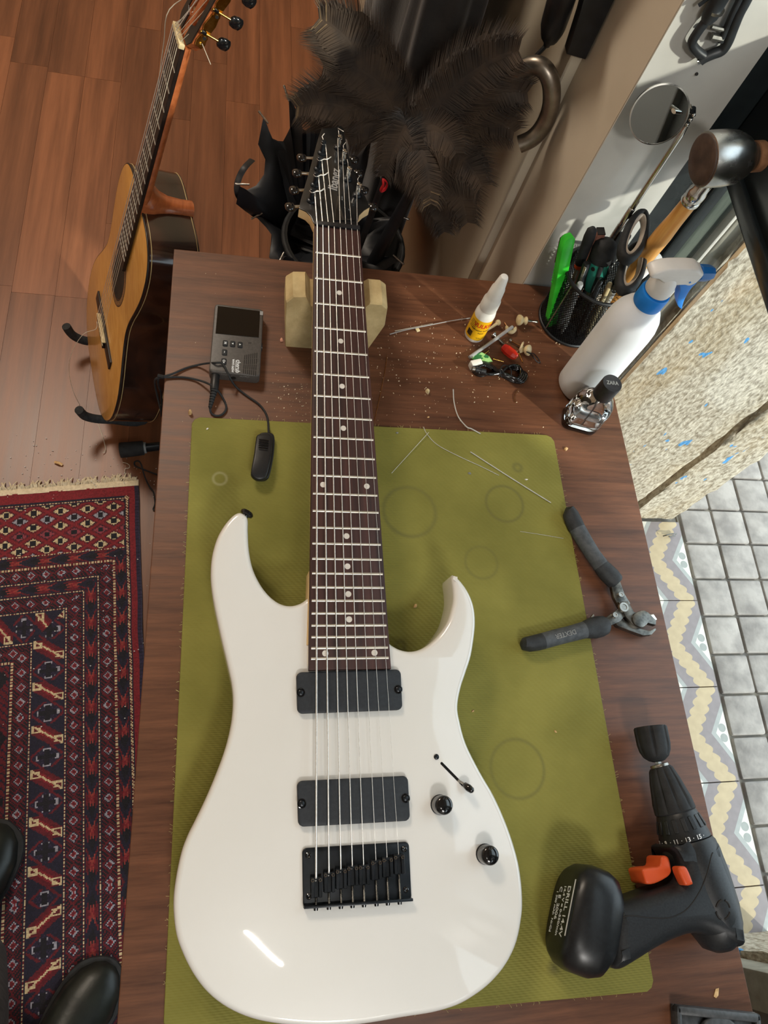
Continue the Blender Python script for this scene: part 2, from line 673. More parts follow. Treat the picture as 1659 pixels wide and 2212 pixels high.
def glass_mat(name, tint=(.93, .96, .95, 1), r=.02):
    m, nt, b, L = newmat(name)
    N = nt.nodes
    N.remove(b)
    tr = N.new('ShaderNodeBsdfTransparent')
    tr.inputs[0].default_value = tint
    gl = N.new('ShaderNodeBsdfGlossy')
    gl.inputs['Roughness'].default_value = r
    lw = N.new('ShaderNodeLayerWeight')
    lw.inputs['Blend'].default_value = .5
    pw = N.new('ShaderNodeMath')
    pw.operation = 'POWER'
    pw.inputs[1].default_value = 5
    L.new(lw.outputs['Facing'], pw.inputs[0])
    md = N.new('ShaderNodeMath')
    md.operation = 'MULTIPLY_ADD'
    md.inputs[1].default_value = .9
    md.inputs[2].default_value = .035
    L.new(pw.outputs[0], md.inputs[0])
    mx = N.new('ShaderNodeMixShader')
    L.new(md.outputs[0], mx.inputs[0])
    L.new(tr.outputs[0], mx.inputs[1])
    L.new(gl.outputs[0], mx.inputs[2])
    L.new(mx.outputs[0], N['Material Output'].inputs['Surface'])
    return m


M_PANE = glass_mat('window_glass')

# floor of narrow laminate strips -----------------------------------
floor = sgroup('floor')
sub = MB().box((-1.05, .55, -.02), (3.3, 5.5, .016)).build('subfloor', MT['blackrubber'], floor)
PW = .0954
k = 0
for i in range(-25, 7):
    x0 = -.0005 + i * PW
    if x0 < -2.4 or x0 > .56:
        continue
    off = {-6: 1.98, -5: 1.213, -4: 1.962, -3: 1.45, -2: 1.1, -1: .6, 0: 1.95}.get(i, random.random())
    y = -2.2 + ((off + 2.2) % .75) - .75
    while y < 3.25:
        a, bb = max(y, -2.2), min(y + .75, 3.25)
        if bb - a > .02:
            MB().box((x0 + PW / 2, (a + bb) / 2, -.006), (PW - .0005, bb - a - .0006, .012)).build('plank', M_FLOOR, floor, smooth=0)
        y += .75

# shell --------------------------------------------------------------
struct(MB().box((.5085, 2.058, 1.4), (.187, 2.384, 2.8)).build('wall_right', M_GREYW, bevel=.002, seg=1))
struct(MB().box((-1.0, 3.35, 1.4), (3.2, .2, 2.8)).build('wall_back', M_GREYW))
struct(MB().box((-2.45, .5, 1.4), (.1, 5.7, 2.8)).build('wall_left', M_BEIGE))
struct(MB().box((-.95, -2.3, 1.4), (3.4, .2, 2.8)).build('wall_front', M_WHITEW))
struct(MB().box((-.9, .5, 2.86), (3.6, 6.0, .12)).build('ceiling', M_CEIL))
struct(MB().box((.5158, .794, 1.4), (.1724, .145, 2.8)).build('trim_1', M_BEIGE, bevel=.0012, seg=1))
struct(MB().box((.487, .7205, 1.4), (.1146, .0019, 2.8)).build('trim_2', M_WHITEW))
# black paint brushed over the corner of the white plaster, with a ragged edge
mb = MB()
vs, fs = [], []
n = 420
for i in range(n + 1):
    z = .74 + .9 * i / n
    e = .544 + .0016 * mnoise.noise((z * 140, 3, 0)) + .0011 * mnoise.noise((z * 420, 8, 0))
    vs += [(e, .7199, z), (.606, .7199, z), (e, .7206, z), (.606, .7206, z)]
for i in range(n):
    a = i * 4
    fs += [(a, a + 1, a + 5, a + 4), (a + 2, a + 6, a + 7, a + 3), (a, a + 4, a + 6, a + 2)]
mb.add(vs, fs)
struct(mb.build('trim_3', M_BLKP, smooth=0))

# the window: black rail and stiles round clear glass ------------------
win = sgroup('window_1', (.59, .2, 0))
YN = -.262
MB().box((.5905, .2285, 1.085), (.027, .981, .17)).build('top_rail', M_BLKP, win, bevel=.003)
MB().box((.5765, .2285, 1.0105), (.012, .981, .021)).build('rail_bead', M_BLKP, win, bevel=.003)
MB().box((.594, .2285, .04), (.03, .981, .08)).build('bottom_rail', M_BLKP, win, bevel=.003)
MB().box((.594, YN - .025, 1.2), (.06, .07, 2.4)).build('stile', M_BLKP, win, bevel=.003)
MB().box((.598, .7095, 1.2), (.018, .019, 2.4)).build('stile', M_BLKP, win, bevel=.002)
MB().box((.598, .2265, .54), (.005, .965, .92)).build('pane', M_PANE, win, smooth=0)
MB().box((.598, .2265, 1.785), (.005, .965, 1.23)).build('pane', M_PANE, win, smooth=0)
struct(MB().box((.75, .22, 2.6), (.4, 1.1, .4)).build('wall_lintel', M_BEIGE))
struct(MB().box((.735, -1.29, .65), (.32, 1.96, 1.3)).build('wall_right', M_BLKP))
struct(MB().box((.735, -1.29, 2.55), (.32, 1.96, .5)).build('wall_right', M_BLKP))
struct(MB().box((.735, -.36, 1.8), (.32, .10, 1.0)).build('wall_right', M_BLKP))
struct(MB().box((.735, -1.99, 1.8), (.32, .56, 1.0)).build('wall_right', M_BLKP))
win_fill = sgroup('window_fill', (.86, -1.06, 1.3))  # unseen high window, added to let more skylight in from the near right
MB().box((.86, -1.06, 1.8), (.005, 1.3, 1.0)).build('pane', M_PANE, win_fill, smooth=0)
for zz in (1.315, 2.285):
    MB().box((.86, -1.06, zz), (.04, 1.3, .03)).build('rail', M_BLKP, win_fill, bevel=.003)


# far side of the opening outside the glass ---------------------------
struct(MB().box((.6265, .755, 1.4), (.033, .09, 2.8)).build('trim_6', M_GRNP, bevel=.004))
struct(MB().box((.646, .744, 1.4), (.006, .09, 2.8)).build('trim_7', MT['paper'], bevel=.002))
struct(MB().box((.662, .742, 1.4), (.026, .09, 2.8)).build('trim_8', M_RENDER, bevel=.004))


def stone_block(x0, x1, y0, y1, z0, z1, seed, face='-y'):
    """rough stone block: the visible face is a grid with uneven relief"""
    nx, nz = max(3, int((x1 - x0) / .016)), int((z1 - z0) / .03)
    vs, fs = [], []
    yy = y0 if face == '-y' else y1
    yb = y1 if face == '-y' else y0
    for j in range(nz + 1):
        for i in range(nx + 1):
            x, z = x0 + (x1 - x0) * i / nx, z0 + (z1 - z0) * j / nz
            d = .004 * mnoise.noise((x * 30, z * 18, seed)) + .003 * mnoise.noise((x * 70, z * 50, seed + 4))
            ex = .006 * mnoise.noise((z * 25, seed, 2)) if i in (0, nx) else 0
            vs.append((x + ex, yy + d, z))
    for j in range(nz):
        for i in range(nx):
            a = j * (nx + 1) + i
            fs.append((a, a + 1, a + nx + 2, a + nx + 1))
    o = len(vs)
    vs += [(x0, yb, z0), (x1, yb, z0), (x1, yb, z1), (x0, yb, z1)]
    fs.append((o, o + 3, o + 2, o + 1))
    bl = [j * (nx + 1) for j in range(nz + 1)]
    br = [j * (nx + 1) + nx for j in range(nz + 1)]
    fs.append(tuple(bl) + (o + 3, o))
    fs.append(tuple(br[::-1]) + (o + 1, o + 2))
    fs.append(tuple(range(nx + 1)) + (o + 1, o))
    fs.append(tuple(range(nz * (nx + 1), (nz + 1) * (nx + 1)))[::-1] + (o + 3, o + 2))
    return MB().add(vs, fs)


jamb = sgroup('trim_9', (.9, .7, 0))
stone_block(.668, .985, .684, 1.2, 0, 2.4, 1).build('stone', M_STONE, jamb, smooth=60)
stone_block(1.004, 1.130, .680, 1.2, 0, 2.4, 5).build('stone', M_STONE, jamb, smooth=60)
MB().box((.995, .76, 1.2), (.03, .12, 2.4)).build('joint_fill', M_RUST, jamb)
MB().box((.674, .727, 1.2), (.008, .09, 2.4)).build('stained_edge', M_RUST, jamb)
jamb2 = sgroup('trim_10', (1.0, -.3, 0))
stone_block(.955, 1.128, -.7, -.236, 0, 2.4, 9, '+y').build('stone', M_STONE, jamb2, smooth=60)
MB().box((.925, -.47, 1.2), (.055, .44, 2.4)).build('grey_render', M_RENDER, jamb2, bevel=.004)

# threshold of patterned tiles and the pavement --------------------------
M_ZIG = zig_mat()
sill = sgroup('floor_threshold', (.9, .2, 0))
MB().box((.87, .21, -.03), (.56, 1.0, .03)).build('mortar', M_GROUT, sill)
P = .2066
tile0 = None
for ix in range(3):
    for iy in range(5):
        cx, cy = 1.147 - P / 2 - ix * P, .4667 + P / 2 - iy * P
        if tile0 is None:
            tile0 = MB().box((0, 0, -.009), (P - .002, P - .002, .018)).build('patterned_tile', M_ZIG, None, smooth=0, bevel=.0008, seg=1, org=(0, 0, 0))
            t = tile0
        else:
            t = tile0.copy()
            COL.objects.link(t)
        t.parent = sill
        t.location = (cx - .9, cy - .2, random.uniform(-.0006, .0006))
pave = sgroup('floor_pavement', (1.8, .3, 0))
MB().box((3.2, .3, -.03), (4.1, 6, .04)).build('roadbed', M_GROUT, pave)
Q = .0936
p0 = None
for ix in range(10):
    for iy in range(17):
        cx, cy = 1.2 + ix * Q, -.36 + iy * Q - .0075
        if p0 is None:
            p0 = MB().prism(rrect(Q - .005, Q - .005, .005, 2), -.02, 0, .004, 2, 0).build('paving_stone', M_PAVE, None, org=(0, 0, 0))
            t = p0
        else:
            t = p0.copy()
            COL.objects.link(t)
        t.parent = pave
        t.location = (cx - 1.8, cy - .3, random.uniform(-.0012, .0012))
MB().box((3.6, .3, -.008), (3.0, 6, .01)).build('roadway', M_PAVE, pave)
tag(MB().tube([at(1432, 1158, .006), at(1440, 1156, .012), at(1452, 1153, .006), at(1461, 1153, .008), at(1459, 1157, .006), at(1445, 1159, .008)], .0016, 6).build('wire_loop', MT['darksteel']),
    'short bent grey wire loop lying on the patterned threshold tiles outside', 'wire')

# ceiling lamps -----------------------------------------------------------
M_LAMPH = M_('lamp_housing', srgb(200, 200, 198), None, 20, rough=.4)
for (lx, ly, sz, lab) in ((-.95, 2.1, .66, 'square ceiling lamp over the classical guitar'), (.30, -1.75, .46, 'smaller square fill lamp added near the front wall, out of view')):  # the second housing belongs to the added fill lamp
    t = thing('ceiling_lamp', lab, 'lamp', (lx, ly, 2.8))
    MB().box((lx, ly, 2.775), (sz, sz, .05)).build('housing', M_LAMPH, t, bevel=.006)
    MB().box((lx, ly, 2.745), (sz - .06, sz - .06, .01)).build('diffuser', MT['paper'], t)
t = thing('bar_lamp', 'narrow bar lamp on the ceiling above the white guitar', 'lamp', (-.012, -.76, 2.8))
MB(Matrix.Translation((-.012, -.76, 2.75)) @ Matrix.Rotation(math.radians(-47), 4, 'Z')).box((0, 0, 0), (.34, .04, .1)).build('housing', M_LAMPH, t, bevel=.004)

# ================================================================== THE BENCH
M_TABLE = M_('dark_mahogany_veneer', srgb(68, 40, 26), srgb(120, 77, 52), 110, rough=.42, stretch=(.07, 1, 1), detail=7, lo=.28, hi=.72, bump=.05, rough2=.55, nrough=.7)
bench = thing('workbench', 'dark brown wooden workbench under the green mat and white guitar', 'table', (.24, .1, 0))
pl = [(-.0611, .7160), (.5335, .7160), (.5465, -.45), (-.0735, -.45)]
MB().prism(pl, T - .028, T, .0015, 2).build('tabletop', M_TABLE, bench, smooth=30)
for a, c in (((-.035, .655), (.505, .655)), ((-.045, -.41), (.515, -.41)), ((-.035, .655), (-.045, -.41)), ((.505, .655), (.515, -.41))):
    MB().bar((a[0], a[1], T - .075), (c[0], c[1], T - .075), .022, .09, up=(0, 0, 1)).build('apron', M_TABLE, bench, bevel=.001)
for x, y in ((-.03, .65), (.5, .65), (.012, -.405), (.51, -.405)):
    MB().box((x, y, (T - .028) / 2), (.05, .05, T - .028)).build('leg', M_TABLE, bench, bevel=.003)


def mat_mat():
    m, nt, b, L = newmat('olive_rubber_canvas')
    N = nt.nodes
    b.inputs['Roughness'].default_value = .8
    tc = N.new('ShaderNodeTexCoord')
    n1 = N.new('ShaderNodeTexNoise')
    n1.inputs['Scale'].default_value = 9
    n1.inputs['Detail'].default_value = 6
    L.new(tc.outputs['Object'], n1.inputs['Vector'])
    r = N.new('ShaderNodeValToRGB')
    r.color_ramp.elements[0].position, r.color_ramp.elements[1].position = .3, .68
    r.color_ramp.elements[0].color, r.color_ramp.elements[1].color = srgb(110, 107, 38), srgb(139, 134, 60)
    L.new(n1.outputs['Fac'], r.inputs['Fac'])
    col = r.outputs['Color']

    def ma(op, a, c=None):
        n = N.new('ShaderNodeMath')
        n.operation = op
        for i, q in enumerate((a, c)):
            if q is None:
                continue
            if hasattr(q, 'node'):
                L.new(q, n.inputs[i])
            else:
                n.inputs[i].default_value = q
        return n.outputs[0]
    # cup rings and worn spots: stains with a shape of their own
    for px, py, rad, wid, st in ((1090, 1088, .024, .003, .5), (885, 1105, .032, .004, .4), (1118, 1660, .03, .003, .35), (1196, 2092, .012, .009, .6), (475, 1034, .0075, .0025, -.5), (1118, 1010, .005, .004, .4), (865, 1395, .005, .004, .5), (1040, 1215, .02, .003, .3)):
        c = at(px, py, T + .003)
        vd = N.new('ShaderNodeVectorMath')
        vd.operation = 'DISTANCE'
        L.new(tc.outputs['Object'], vd.inputs[0])
        vd.inputs[1].default_value = (c.x - MATO.x, c.y - MATO.y, 0.003)
        q = ma('ABSOLUTE', ma('SUBTRACT', vd.outputs['Value'], rad if st != .6 else 0.0))
        f = ma('MULTIPLY', ma('SUBTRACT', 1.0, ma('MINIMUM', ma('DIVIDE', q, wid), 1.0)), ma('MULTIPLY', n1.outputs['Fac'], abs(st) * 1.6))
        mx = N.new('ShaderNodeMix')
        mx.data_type = 'RGBA'
        L.new(f, mx.inputs[0])
        L.new(col, mx.inputs[6])
        mx.inputs[7].default_value = srgb(66, 62, 42) if st > 0 else srgb(190, 188, 150)
        col = mx.outputs[2]
    L.new(col, b.inputs['Base Color'])
    w = N.new('ShaderNodeTexWave')
    w.bands_direction = 'DIAGONAL'
    w.inputs['Scale'].default_value = 95
    w.inputs['Distortion'].default_value = .6
    L.new(tc.outputs['Object'], w.inputs['Vector'])
    w2 = N.new('ShaderNodeTexWave')
    w2.bands_direction = 'Y'
    w2.inputs['Scale'].default_value = 150
    L.new(tc.outputs['Object'], w2.inputs['Vector'])
    bp = N.new('ShaderNodeBump')
    bp.inputs['Strength'].default_value = .35
    bp.inputs['Distance'].default_value = .0008
    L.new(ma('ADD', w.outputs['Fac'], ma('MULTIPLY', w2.outputs['Fac'], .6)), bp.inputs['Height'])
    L.new(bp.outputs['Normal'], b.inputs['Normal'])
    return m


MATO = V((.2, .16, T))
corners = [at(415, 900, T + .003), at(1195, 940, T + .003), at(1416, 2141, T + .003), at(352, 2236, T + .003)]
mp = []
for i, c in enumerate(corners):                      # slightly rounded corners
    a, b_ = corners[i - 1], corners[(i + 1) % 4]
    for u in (0, .5, 1):
        q = c + (a - c).normalized() * (.009 * (1 - u)) + (b_ - c).normalized() * (.009 * u)
        q = q.lerp(c, .3 if u == .5 else 0)
        mp.append((q.x, q.y))
mat_t = thing('work_mat', 'olive green rubberised canvas mat lying on the workbench under the white guitar', 'mat', MATO)
MB().prism(mp, T, T + .003, .0006, 1, 0).build('sheet', mat_mat(), mat_t, smooth=0)
mb = MB()
for i in range(4):                                   # frayed threads along the cut edges
    a, b_ = corners[i], corners[(i + 1) % 4]
    nrm = V(((b_ - a).y, -(b_ - a).x, 0)).normalized() * (1 if i < 9 else -1)
    if nrm.dot(a - V((.2, .16, a.z))) < 0:
        nrm = -nrm
    for k in range(70 if i % 2 else 40):
        p = a.lerp(b_, random.uniform(.03, .97))
        q = p + nrm * random.uniform(.0012, .0035) + (b_ - a).normalized() * random.uniform(-.002, .002)
        mb.tube([p + V((0, 0, -.001)), p.lerp(q, .5) + V((0, 0, .0004)), q], .00016, 3)
mb.build('frayed_threads', M_('loose_thread', srgb(190, 180, 120), None, 90, rough=.9), mat_t, kind='stuff')

# ================================================================== WHITE ELECTRIC GUITAR
GN = V((.13482, .67136, T + .11284))               # nut centre on the fretboard surface
yaw, pit = -.002968, .071872
gu = V((math.sin(yaw) * math.cos(pit), -math.cos(yaw) * math.cos(pit), -math.sin(pit)))
gs = V((math.cos(yaw), math.sin(yaw), 0))
gn = gs.cross(-gu)
GM = frame(GN, gs, -gu)
GI = GM.inverted()


def gp(x, y, off=0.0):
    """photo point on the plane lying off above the fretboard surface, in guitar coordinates"""
    q = GI @ atp(x, y, GN + gn * off, gn)
    return q


M_ROSE = M_('rosewood', srgb(40, 22, 20), srgb(78, 46, 40), 55, rough=.5, stretch=(3, .12, 1), detail=6, lo=.3, hi=.72)
M_PICK = M_('black_pickup_cover', srgb(34, 38, 43), srgb(42, 46, 51), 300, rough=.55, bump=.08, bscale=900)
M_STRW = M_('wound_steel_string', srgb(225, 222, 215), srgb(245, 242, 236), 400, rough=.32, metal=.6)
M_FRET = M_('fret_wire', srgb(215, 210, 196), srgb(235, 230, 218), 40, rough=.3, metal=.7)
M_HEAD = M_('black_headstock_lacquer', srgb(16, 17, 18), srgb(26, 27, 28), 30, rough=.3, coat=.3)
guitar = thing('electric_guitar', 'white eight-string electric guitar lying on the green mat with its neck on a block', 'guitar', GN - gn * .05 + gu * .6)
TOPZ = -.008
body_px = [(665.8, 1290.3), (649, 1302), (626, 1307), (601, 1300), (576, 1278.7), (556.8, 1249.8), (545, 1220.8), (538.4, 1186), (536, 1147.5), (536, 1122), (531.7, 1112), (518, 1105), (502.7, 1112), (483.5, 1134), (468, 1163), (458, 1199.6), (455, 1238), (457.5, 1273), (463, 1307.6), (471, 1346), (480.5, 1388.6), (492, 1437), (501, 1480), (503.5, 1520), (499, 1565), (487, 1615), (468, 1668), (444, 1725), (420, 1775), (405, 1805), (391, 1843), (379, 1901), (374, 1952), (378.5, 2010), (391, 2053), (416, 2104), (449, 2147), (492, 2180), (545, 2203), (605, 2215), (680, 2221), (745, 2219), (806, 2212), (874, 2200), (937, 2190), (988, 2174.7), (1026, 2154), (1064, 2124), (1097, 2083.5), (1119.5, 2035), (1130.5, 1977), (1131.5, 1937), (1128, 1896), (1119.5, 1850), (1099, 1786), (1070, 1720), (1039, 1666.5), (1009, 1606), (995, 1555), (991, 1525), (997, 1488), (1008.5, 1452), (1020, 1415), (1026.5, 1374), (1029, 1341), (1025.5, 1308.6), (1014.7, 1280), (998, 1255), (981, 1240.5), (977.5, 1247), (980, 1268), (981, 1292), (976.8, 1315), (967.5, 1343.4), (951, 1368), (930.7, 1388.5), (908, 1402), (885.6, 1406), (865, 1402), (850.7, 1394.7), (838, 1385)]
bo = [gp(x, y, TOPZ) for x, y in body_px]
bo = [(q.x, q.y) for q in smooth_line([(q.x, q.y, 0) for q in bo[:-1] + [bo[-1]]], 4, False) for q in [V(q)]]
MB(GM).prism(bo, TOPZ - .040, TOPZ, .0055, 4, .003).build('body', MT['white'], guitar, smooth=35)
# fretboard, frets and inlays
SCL = .686
fy = [-SCL * (1 - 2 ** (-i / 12)) for i in range(25)]
w0, w24 = .05394, .07867


def fw(y):
    return w0 + (w24 - w0) * (-y) / (-fy[24])


yend = gp(755, 1446, 0).y
fb = [(-fw(yend) / 2 - .0012, yend), (fw(yend) / 2 + .0012, yend), (w0 / 2 + .0008, 0), (-w0 / 2 - .0008, 0)]
MB(GM).prism(fb, -.0065, 0, .0008, 2, 0).build('fretboard', M_ROSE, guitar, smooth=30)
# neck: rounded maple beam under the fretboard, running into the body
rings = []
for t in [i / 12 for i in range(13)]:
    y = .004 + (-.52 - .004) * t
    w, d = fw(min(y, 0)) / 2 + .0012, .0135 + .004 * t + (.012 * max(0, t - .75) / .25)
    rings.append([V((w * math.cos(a), y, -.0064 - d * math.sin(a) ** .8)) for a in [PI * k / 12 for k in range(13)]])
MB(GM).loft(rings).build('neck', MT['maple'], guitar, smooth=50)
heel = [(-fw(-.41) / 2 - .0018, -.425), (-fw(-.5) / 2 - .0030, -.5), (fw(-.5) / 2 + .0015, -.5), (fw(-.41) / 2 + .0015, -.405)]
MB(GM).prism(heel, -.03, -.0068, .001, 2).build('neck_heel', MT['maple'], guitar, smooth=30)
for i in range(1, 25):
    w = fw(fy[i]) / 2 - .0008
    prof = [(-.0014, -.0002), (-.0011, .0006), (0, .0011), (.0011, .0006), (.0014, -.0002)]
    MB(GM).loft([[V((sx * w, fy[i] + a, b)) for a, b in prof] for sx in (-1, 1)]).build('fret', M_FRET, guitar, smooth=60)
M_DOT = M_('pearl_dot', srgb(212, 206, 196), srgb(226, 220, 212), 80, rough=.35)
for f, xs in ((3, (0,)), (5, (0,)), (7, (0,)), (9, (0,)), (12, (-.0235, .0235)), (15, (0,)), (17, (0,)), (19, (0,)), (21, (0,)), (24, (-.0245, .0245))):
    for x in xs:
        y = (fy[f] + fy[f - 1]) / 2
        MB(GM).cyl((x, y, -.0004), (x, y, .00025), .0031, n=20).build('inlay_dot', M_DOT, guitar, smooth=30)
MB(GM).box((0, .003, -.0008), (w0 + .001, .006, .0062)).build('nut', MT['black'], guitar, bevel=.0006)
# headstock, tilted back behind the nut
HT = math.radians(9)
HM = GM @ Matrix.Translation((0, .006, -.0015)) @ Matrix.Rotation(-HT, 4, 'X')
HI = HM.inverted()
ho, hnrm = HM @ V((0, 0, 0)), (HM.to_3x3() @ V((0, 0, 1))).normalized()


def hp(x, y, off=0.0):
    return HI @ atp(x, y, ho + hnrm * off, hnrm)


head_px = [(680, 484), (677, 480), (671, 466), (661, 456), (646, 449), (650, 430), (667, 374), (687, 300), (695, 277), (707, 277), (722, 276), (737, 271), (742, 278), (751, 330), (772, 386), (799, 446), (787, 453), (776, 464), (773, 478), (776.5, 489)]
hpx = [hp(*q) for q in head_px]
ho2 = [(q.x, q.y) for q in hpx]
MB(HM).prism(ho2, -.0015, 0, .0006, 2, 0).build('headstock_veneer', M_HEAD, guitar, smooth=30)
MB(HM).prism(inset(ho2, .0002) if False else ho2, -.0145, -.0016, .0, 2, .002).build('headstock', MT['maple'], guitar, smooth=30)
q0 = hp(766, 428)
tri_px = [(728, 424), (738, 424), (766, 478), (722, 478)]
tq = [hp(*q) for q in tri_px]
MB(HM).prism([(q.x, q.y) for q in tq], 0, .0016, .0008, 2, 0).build('truss_rod_cover', MT['blackgloss'], guitar, smooth=30)
# tuning machines
str_nut = [685.4, 697.6, 709.9, 722, 735, 746.9, 759.4, 771.6]
posts = [(672.2, 433.5), (680.4, 399), (687.6, 364.8), (695.7, 330.4), (731, 319), (741, 349.5), (750.9, 387), (771.7, 421.5)]
btn = [(627, 447), (636, 411), (642, 374), (652, 341), (765, 345), (775, 374), (786, 411), (806, 447)]
tops = []
for i in range(8):
    c = hp(*posts[i])
    b_ = hp(btn[i][0], btn[i][1], -.008)
    tm = MB(HM).lathe([(.0062, 0), (.0062, .0012), (.005, .0022), (.0036, .003)], (c.x, c.y, 0), n=16).build('tuner_bushing', MT['blackmetal'], guitar)
    MB(HM).lathe([(.0030, .002), (.0030, .010), (.0022, .0115), (.0022, .0135), (.0032, .0145), (.0032, .017), (.002, .0175)], (c.x, c.y, 0), n=14).build('tuner_post', MT['chrome'] if i > 3 else MT['blackmetal'], tm)
    d = V((b_.x - c.x, b_.y - c.y, 0)).normalized()
    e0 = V((c.x, c.y, -.008)) + d * .006
    e1 = V((b_.x, b_.y, -.008))
    MB(HM).box((c.x, c.y, -.0195), (.013, .015, .010), math.atan2(d.y, d.x)).build('gear_housing', MT['blackmetal'], tm, bevel=.002)
    MB(HM).cyl(e0, e1 - d * .004, .0019, n=10).build('tuner_shaft', MT['steel'], tm)
    a, up = d, V((0, 0, 1))
    s_ = a.cross(up)
    rr = []
    for t, sc in ((-.0055, .55), (-.004, .9), (0, 1.05), (.004, .95), (.006, .6)):
        rr.append([e1 + a * t + s_ * (.0068 * sc * math.cos(q)) + up * (.0035 * sc * math.sin(q)) for q in [2 * PI * k / 14 for k in range(14)]])
    MB(HM).loft(rr).build('tuner_button', MT['blackgloss'], tm, smooth=60)
    tops.append((HM @ V((c.x, c.y, .0125))))
# strings
br = [(683, 1893), (710.7, 1882), (736.3, 1874.5), (761, 1868), (785.5, 1866), (812, 1856), (836, 1850), (861, 1844)]
rad = [.00092, .0008, .00066, .00054, .00044, .00030, .00023, .00019]
tails = [[(632, 433), (677, 424), (690, 426)], None, None, None, None, None, None, None]
for i in range(8):
    n_ = GM @ gp(str_nut[i], 489, .0016)
    b_ = GM @ gp(br[i][0], br[i][1], .0022)
    side = -1 if i < 4 else 1
    ps = tops[i] + gs * (.0028 * (1 if i < 4 else -1))
    tail_v = HM.to_3x3() @ V((.010 if i < 4 else .004, .006 + .003 * (i % 2), .002))
    pts = [b_ + gu * .006 - gn * .006, b_ + gu * .002 - gn * .0015, b_]
    pts += [b_.lerp(n_, t) for t in (.25, .5, .75)]
    pts += [n_, n_.lerp(ps, .5) - gn * .0004, ps]
    # a turn round the post, then the cut tail
    for k in range(1, 6):
        a = 2 * PI * k / 6 * (-side)
        pts.append(tops[i] + (HM.to_3x3() @ V((.0030 * math.cos(a) * (1 if i < 4 else -1), .0030 * math.sin(a) * (1 if i < 4 else -1), .0004 * k))))
    if i in (0, 1, 2):
        for k in range(1, 6):
            t = k / 5
            pts.append(tops[i] + HM.to_3x3() @ V((.003 + .011 * t, -.003 * math.sin(t * PI) + .004 * t, .003 + .001 * t)))
    else:
        pts += [tops[i] + HM.to_3x3() @ V((-.002, .008, .005)), tops[i] + HM.to_3x3() @ V((-.003 + .004 * (i % 2), .013, .006)), tops[i] + HM.to_3x3() @ V((.004, .006, .007))][: (3 if i == 4 else 2)]
    MB().tube(pts, rad[i], 6).build('string', M_STRW, guitar, smooth=80)
# pickups


def quad_plate(px, off_top, h, r, name, mat, parent, b=.0012, nn=4):
    q = [gp(x, y, off_top) for x, y in px]
    pts = []
    for i in range(4):
        c, a, d = q[i], q[i - 1], q[(i + 1) % 4]
        u, v = (a - c).normalized(), (d - c).normalized()
        cc = c + (u + v) * r
        for k in range(nn + 1):
            t = k / nn
            w_ = (-v * (1 - t) - u * t)
            w_ = w_.normalized() * r
            pts.append(((cc + w_).x, (cc + w_).y))
    return MB(GM).prism(pts, off_top - h, off_top, b, 3, 0).build(name, mat, parent, smooth=35), q


pk = [[(640.5, 1452), (866, 1445.5), (870, 1533), (643, 1541.5)], [(642, 1687), (881.5, 1675.5), (886.5, 1773), (645, 1786.5)]]
for p in pk:
    o, q = quad_plate(p, TOPZ + .0052, .0065, .005, 'pickup', M_PICK, guitar)
    for a, b_ in ((0, 3), (1, 2)):
        c = (q[a] + q[b_]) / 2
        inw = ((q[1] - q[0]).normalized()) * (1 if a == 0 else -1)
        c2 = c + inw * .0035
        MB(GM).lathe([(.0042, .0001), (.0042, .0006), (.0036, .0007), (.0030, .0002)], (c2.x, c2.y, TOPZ + .0052), n=18).build('screw_recess', MT['blackgloss'], o)
        MB(GM).lathe([(.0027, -.0005), (.0027, .0008), (.0018, .0014)], (c2.x, c2.y, TOPZ + .0052), n=12).build('screw', MT['blackmetal'], o)
# bridge
bp_, q = quad_plate([(653, 1832.5), (883.5, 1818), (889.5, 1945), (655, 1962)], TOPZ + .0028, .0028, .004, 'bridge', MT['blackmetal'], guitar, .0008)
e0, e1 = q[3], q[2]
back = (q[3] - q[0]).normalized()
MB(GM).bar(e0 + back * -.0012 + V((0, 0, .002)), e1 + back * -.0012 + V((0, 0, .002)), .0024, .0075, up=(0, 0, 1)).build('bridge_lip', MT['blackmetal'], bp_, bevel=.0005)
for c, s_ in ((0, 1), (1, 1), (2, -1), (3, -1)):
    p = q[c] + ((q[1] - q[0]).normalized() * (.005 if c in (0, 3) else -.005)) + back * (.006 * s_ if s_ > 0 else -.009)
    MB(GM).lathe([(.0026, 0), (.0026, .0007), (.0018, .0012), (.0009, .0006)], (p.x, p.y, TOPZ + .0028), n=14).build('mounting_screw', MT['blackgloss'], bp_)
xdir = (q[1] - q[0]).normalized()
